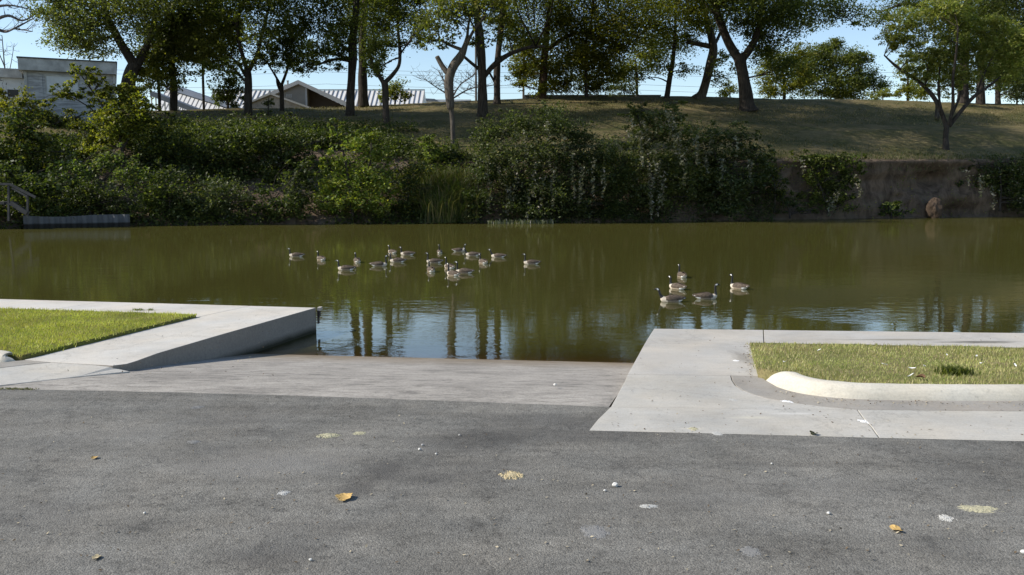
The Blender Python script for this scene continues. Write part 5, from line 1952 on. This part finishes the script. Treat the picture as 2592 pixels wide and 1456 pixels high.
goose(1099, 666, 178, "tall", "goose facing left at the left side of the tight central cluster")
goose(1091, 688, 110, "relaxed", "goose seen from behind, lowest left of the tight central cluster")
goose(1138, 680, 125, "tall", "goose turned away in the middle of the tight central cluster")
goose(1147, 698, 132, "tall", "nearest goose of the tight central cluster, turned away to the left")
goose(1175, 692, 168, "tall", "broad goose facing left at the right side of the tight central cluster")
goose(1223, 667, 118, "relaxed", "goose seen from behind with a white cheek, just right of the central cluster")
goose(1261, 652, 170, "lean", "goose facing left second from the right end of the main flock")
goose(1345, 669, 176, "tall", "rightmost goose of the main flock, upright neck and white breast, facing left")
goose(1726, 702, 100, "tall", "farthest goose of the small right group, tall neck and white rump")
goose(1714, 732, 125, "relaxed", "goose turned away between the farthest one and the left-facing one of the right group")
goose(1700, 764, 178, "lean", "nearest left goose of the right group, facing left with brown folded wings")
goose(1787, 757, 2, "tall", "brown goose facing right with long black neck in the right group")
goose(1870, 731, 128, "tall", "rightmost goose on the river, seen from behind near the right walk")

# ------------------------------------------------------------------ small things on the ground
M["stone"] = mat_plain("white_stone", (0.60, 0.58, 0.54), .85, .2, .12, 40)
M["stone_g"] = mat_plain("grey_pebble", (0.42, 0.40, 0.38), .85, .2, .2, 40)
M["leaf_tan"] = mat_plain("fallen_leaf_tan", (0.50, 0.33, 0.12), .8, .2, .3, 60)
M["leaf_pale"] = mat_plain("bleached_leaf", (0.46, 0.38, 0.23), .85, .2, .3, 60)
M["smear"] = mat_plain("dried_dropping", (0.40, 0.37, 0.25), .95, .1, .3, 50)
M["smear_w"] = mat_plain("chalky_dropping", (0.44, 0.43, 0.40), .95, .1, .2, 50)
M["smear_f"] = mat_plain("faint_dropping", (0.205, 0.2, 0.19), .95, .1, .2, 50)
M["feather"] = mat_plain("white_feather", (0.80, 0.79, 0.77), .8, .2, .05, 30)


def stone(px, py, r, mat, label, seed, z=0.0):
    bm = bmesh.new()
    bmesh.ops.create_icosphere(bm, subdivisions=2, radius=1)
    for v in bm.verts:
        n = mnoise.noise(v.co * 1.3 + Vector((seed * 3.7, 0, 0)))
        v.co *= 1 + .35 * n
        v.co.z *= .78
        v.co.x *= 1.05
    me = bpy.data.meshes.new("stone")
    bm.to_mesh(me)
    bm.free()
    me.materials.append(mat)
    o = bpy.data.objects.new("stone", me)
    COL.objects.link(o)
    p = pz(px, py, z)
    o.location = (p.x, p.y, z + r * .6)
    o.scale = (r, r, r)
    tag(o, label, "stone", "pebbles on the asphalt")


stone(1557, 1231, .021, M["stone"], "largest white pebble casting a small shadow, right of the pale patch on the asphalt", 1)
stone(1531, 1243, .009, M["stone"], "tiny white pebble just lower left of the largest pebble", 2)
stone(2097, 1301, .012, M["stone"], "white pebble alone on the right part of the asphalt", 3)
stone(1062, 1139, .012, M["stone"], "left pebble of three small ones near the dark patch in the asphalt", 4)
stone(1069, 1128, .010, M["stone_g"], "greyer upper pebble of three small ones near the dark patch in the asphalt", 5)
stone(1104, 1150, .009, M["stone"], "right pebble of three small ones near the dark patch in the asphalt", 6)
stone(786, 1419, .009, M["stone"], "white pebble near the bottom edge of the photo", 7)
stone(1163, 1103, .010, M["stone_g"], "small grey pebble above the three small ones on the asphalt", 8)
stone(366, 1300, .009, M["stone"], "white pebble alone on the left part of the asphalt", 9)
stone(2590, 1401, .016, M["stone"], "white pebble at the right edge of the photo", 10)
stone(1405, 976, .018, M["stone"], "white pebble on the lower ramp near the right walk", 11, -.02)
stone(1953, 1175, .008, M["stone"], "tiny white pebble on the asphalt below the right apron", 12)


def leaf_litter(name, px, py, rx, ry, mat, label, cat, seed, h=.006, group=None, lobes=5, z=0.0, curl=0.01, rot=0.0):
    """a fallen leaf: lobed thin blade, curled up at the edges"""
    p = pz(px, py, z)
    n, rings = 48, 5
    vv, ff = [(0, 0, h)], []
    for j in range(1, rings + 1):
        for i in range(n):
            an = 2 * math.pi * i / n
            e = .72 + .28 * abs(math.cos(an * lobes / 2 + seed)) ** .7 + .22 * mnoise.noise(Vector((math.cos(an) * 1.4, math.sin(an) * 1.4, seed * 2.3))) + .12 * mnoise.noise(Vector((math.cos(an) * 5, math.sin(an) * 5, seed + 9)))
            r = j / rings * e
            x, y = r * rx * math.cos(an), r * ry * math.sin(an)
            zz = h + curl * (j / rings) ** 2 * (.5 + .5 * math.sin(2 * an + seed)) + .004 * mnoise.noise(Vector((x * 50, y * 50, seed)))
            vv.append((x, y, max(.002, zz)))
    for i in range(n):
        k = (i + 1) % n
        ff.append((0, 1 + i, 1 + k))
        for j in range(rings - 1):
            a = 1 + j * n
            ff.append((a + i, a + n + i, a + n + k, a + k))
    o = mesh_np(name, vv, ff, mat)
    m = o.modifiers.new("thick", 'SOLIDIFY')
    m.thickness = .0015
    o.location = (p.x, p.y, z + .002)
    o.rotation_euler = (0, 0, rot)
    tag(o, label, cat, group)
    return o


def flat_patch(name, px, py, rx, ry, mat, label, cat, seed, h=.006, group=None, lobes=5, z=0.0, curl=0.0, rot=0.0):
    """a crumbly crust: a low relief that sinks into the rough pavement between its crumbs and at its frayed edge"""
    if cat == "leaf":
        return leaf_litter(name, px, py, rx, ry, mat, label, cat, seed, h, group, lobes, z, curl or .008, rot)
    p = pz(px, py, z)
    N = 44
    rx, ry = rx * 1.35, ry * 1.35
    vv, ff = [], []
    for j in range(N):
        for i in range(N):
            u, v = i / (N - 1) * 2 - 1, j / (N - 1) * 2 - 1
            r = math.hypot(u, v)
            big = mnoise.noise(Vector((u * 1.7 + seed * 5.1, v * 1.7, seed)))
            mid = mnoise.noise(Vector((u * 4.5, v * 4.5 + seed * 3.3, seed + 4)))
            fin = mnoise.noise(Vector((u * 12, v * 12, seed + 8)))
            e = .62 - r + .42 * big + .30 * mid + .42 * fin
            vv.append((u * rx, v * ry, max(-.012, min(1.0, e * 3.0) * h)))
    for j in range(N - 1):
        for i in range(N - 1):
            a = j * N + i
            if max(vv[a][2], vv[a + 1][2], vv[a + N][2], vv[a + N + 1][2]) > -.006:
                ff.append((a, a + 1, a + N + 1, a + N))
    o = mesh_np(name, vv, ff, mat)
    o.location = (p.x, p.y, z - .001)
    o.rotation_euler = (0, 0, rot)
    tag(o, label, cat, group)
    return o


GD = "dried droppings on the pavement"
GL = "fallen leaves on the pavement"
flat_patch("fallen_leaf", 872, 1262, .058, .075, M["leaf_tan"], "curled orange-tan leaf on the asphalt left of the pale patch", "leaf", 1, .010, GL, 5, curl=.016)
flat_patch("dried_dropping", 1295, 1203, .075, .095, M["leaf_pale"], "large pale straw-coloured crumbly patch in the middle of the asphalt", "dropping", 2, .012, GD, 7)
flat_patch("dried_dropping", 830, 1102, .095, .07, M["smear"], "long pale yellowish smear on the asphalt below the ramp", "dropping", 3, .008, GD, 3)
flat_patch("dried_dropping", 910, 1096, .05, .05, M["smear"], "fainter pale smear just right of the long yellowish one", "dropping", 4, .004, GD, 3)
flat_patch("fallen_leaf", 2268, 1342, .035, .05, M["leaf_tan"], "small tan leaf on the lower right asphalt", "leaf", 5, .006, GL, 4, curl=.014)
flat_patch("dried_dropping", 2480, 1288, .11, .06, M["smear"], "broad pale yellow smear near the right edge of the asphalt", "dropping", 6, .004, GD, 3)
flat_patch("dried_dropping", 2395, 1311, .045, .05, M["smear_w"], "chalky white streak left of the broad yellow smear", "dropping", 7, .006, GD, 2)
flat_patch("dried_dropping", 1640, 1281, .06, .03, M["smear_w"], "thin white streak below the largest white pebble", "dropping", 8, .004, GD, 2)
flat_patch("dried_dropping", 1900, 1395, .055, .06, M["smear_f"], "faint whitish spot low on the right asphalt", "dropping", 9, .003, GD, 6)
flat_patch("dried_dropping", 1505, 1345, .08, .09, M["smear_f"], "faint grey crumbly spot below the white pebbles", "dropping", 10, .003, GD, 6)
flat_patch("dried_dropping", 718, 1247, .035, .04, M["smear_w"], "small whitish spot left of the orange-tan leaf", "dropping", 11, .003, GD, 3)
flat_patch("dried_dropping", 490, 1118, .05, .04, M["smear_f"], "small tan smear on the left asphalt", "dropping", 12, .003, GD, 3)
flat_patch("dried_dropping", 500, 1030, .05, .05, M["smear_f"], "tan smear beside the ramp joint on the left asphalt", "dropping", 13, .003, GD, 3)
flat_patch("fallen_leaf", 240, 1160, .025, .035, M["leaf_tan"], "tiny yellow leaf on the left asphalt", "leaf", 14, .005, GL, 4, curl=.008)
flat_patch("fallen_leaf", 245, 1412, .025, .03, M["leaf_pale"], "tiny pale leaf near the lower left corner", "leaf", 15, .004, GL, 4, curl=.006)
flat_patch("fallen_leaf", 2060, 1100, .035, .045, mat_plain("dark_leaf", (0.05, 0.05, 0.025), .8, .2, .3, 40), "dark curled leaf at the front edge of the right apron", "leaf", 16, .006, GL, 5, curl=.018)
flat_patch("dried_dropping", 1757, 1086, .05, .055, M["smear"], "yellowish crumb on the right apron near its front edge", "dropping", 17, .006, GD, 4)
flat_patch("dried_dropping", 1990, 1016, .05, .04, M["feather"], "white streak at the gutter joint in front of the kerb nose", "dropping", 18, .004, GD, 2, z=0.0)
flat_patch("dried_dropping", 1863, 913, .05, .05, M["feather"], "white streak on the right walk beside the lawn corner", "dropping", 19, .004, GD, 2)
flat_patch("dried_dropping", 1855, 1012, .05, .05, M["smear_w"], "faint white mark on the right walk near the curved joint", "dropping", 20, .003, GD, 2)
flat_patch("dried_dropping", 2183, 1066, .045, .06, M["feather"], "white mark beside the slanted joint of the right apron", "dropping", 21, .003, GD, 5)
flat_patch("dried_dropping", 1815, 1096, .045, .05, M["smear_w"], "white mark at the very front of the right apron", "dropping", 22, .003, GD, 2)

# feathers and scraps on the right lawn
FS = [(2072, 891, "upper left white feather on the right lawn"), (2395, 903, "white feather high on the right lawn"), (2310, 936, "crumpled white feather near the middle of the right lawn"), (2340, 930, "small white feather right of the crumpled one"),
      (2485, 922, "bright white feather toward the right end of the lawn"), (2305, 955, "flat white scrap low on the right lawn above the kerb"), (2570, 930, "white feather at the right edge of the lawn"), (2240, 927, "white feather left of the crumpled one"), (2470, 905, "faint white feather at the upper right of the lawn"), (1985, 919, "white feather near the left end of the right lawn")]
for i, (px, py, lab) in enumerate(FS):
    z = .02 + .085 * max(0, (py - 880) / 100) ** 1.6 + .035
    vv, ff = [], []
    n = 9
    Lf = .042 + .016 * (i % 3)
    for k in range(n):
        t = k / (n - 1)
        w = .011 * math.sin(math.pi * min(1, t * .92 + .06)) ** .7
        zc = .012 + .03 * t * t + .008 * math.sin(i + t * 3)
        vv += [((t - .5) * Lf, -w, zc + .006), ((t - .5) * Lf, 0, zc), ((t - .5) * Lf, w, zc + .006), ((t - .5) * Lf, 0, zc - .004)]
    for k in range(n - 1):
        a = k * 4
        ff += [(a, a + 4, a + 5, a + 1), (a + 1, a + 5, a + 6, a + 2), (a + 2, a + 6, a + 7, a + 3), (a + 3, a + 7, a + 4, a)]
    o = mesh_np("feather", vv, ff, M["feather"])
    p = pz(px, py, z)
    o.location = p
    o.rotation_euler = (.3 * math.sin(i * 2.1), .2, i * 1.3)
    tag(o, lab, "feather", "white feathers on the right lawn")

# green weed tuft and brown leaf by the kerb
p = pz(2415, 948, .07)
rt = empty("weed_tuft", p)
tag(rt, "dark green weed tuft growing in the right lawn behind the kerb", "weed")
roots = [(p.x + random.gauss(0, .08), p.y + random.gauss(0, .06), .07) for _ in range(420)]
blades("leaves", None, roots, .11, .008, [LEAF["mid"], LEAF["dark"]], 51, rt, 1.2)
flat_patch("fallen_leaf", 2330, 958, .05, .04, mat_plain("brown_leaf", (0.16, 0.09, 0.05), .85, .2, .3, 40), "brown curled leaf on the right lawn just behind the kerb", "leaf", 31, .012, GL, 3, z=.115, curl=.03)
# grass tufts growing in the crack of the left walk
p = pz(355, 786)
rt = empty("weed_tuft", p)
tag(rt, "small grass tufts sprouting from a crack in the left waterside walk", "weed")
roots = [(pz(random.choice((340, 350, 358, 380)) + random.gauss(0, 5), 786 + random.gauss(0, .4)).x, pz(350, 786 + random.gauss(0, .5)).y, 0) for _ in range(110)]
blades("leaves", None, roots, .05, .005, [LEAF["fresh"], LEAF["mid"]], 52, rt, 1.0)
# dry debris lying along the asphalt joint at left
roots = []
for _ in range(170):
    px = random.choice((10, 25, 40, 60, 75)) + random.gauss(0, 14)
    q = pz(px, 984 + px * .018 + random.gauss(0, 1.2))
    roots.append((q.x, q.y, -.002))
tag(blades("debris", None, roots, .018, .006, [M["reed2"], LEAF["dark"]], 53, None, 2.2), "dry grass litter lying along the joint between the ramp and the asphalt", "litter", kind="stuff")

# tiny bits of dry leaf and grit lying on the walks and in the gutter
rg = np.random.default_rng(77)
C = []
edge = [(1905, 880), (1912, 905), (1920, 930), (1924, 948)]
for _ in range(260):
    a = edge[rg.integers(0, 4)]
    C.append(tuple(pz(a[0] - abs(rg.normal()) * 14 - 2, a[1] + rg.normal() * 9)))
for _ in range(240):
    px = rg.uniform(1880, 2800)
    fy = float(np.interp(px, [q[0] for q in KF], [q[1] for q in KF]))
    C.append(tuple(pz(px, fy + 3 + abs(rg.normal()) * 9)))
for _ in range(320):
    C.append(tuple(pz(rg.uniform(1560, 2700), rg.uniform(850, 1105))))
for _ in range(200):
    C.append(tuple(pz(rg.uniform(0, 700), rg.uniform(775, 960))))
for _ in range(500):
    C.append(tuple(pz(rg.uniform(-100, 2700), rg.uniform(1040, 1450))))
C = np.array(C)
keep = [not (1915 < 1296 + 2200 * c[0] / max(c[1], .1) < 2800 and 9.2 < c[1] < 11.6) for c in C]
C = C[keep]
C[:, 2] = .006
V = leaf_quads(C, .022, rg, 2.5, .5)
n = len(V) // 4
o = mesh_np("leaf_litter", V, np.arange(4 * n).reshape(n, 4), [mat_plain("litter_brown", (0.11, 0.08, 0.05), .9, .1, .5, 9), mat_plain("litter_pale", (0.36, 0.31, 0.22), .9, .1, .4, 9)], matidx=(rg.random(n) < .4).astype(int))
tag(o, "tiny bits of dry leaf scattered over the walks and asphalt", "litter", kind="stuff")
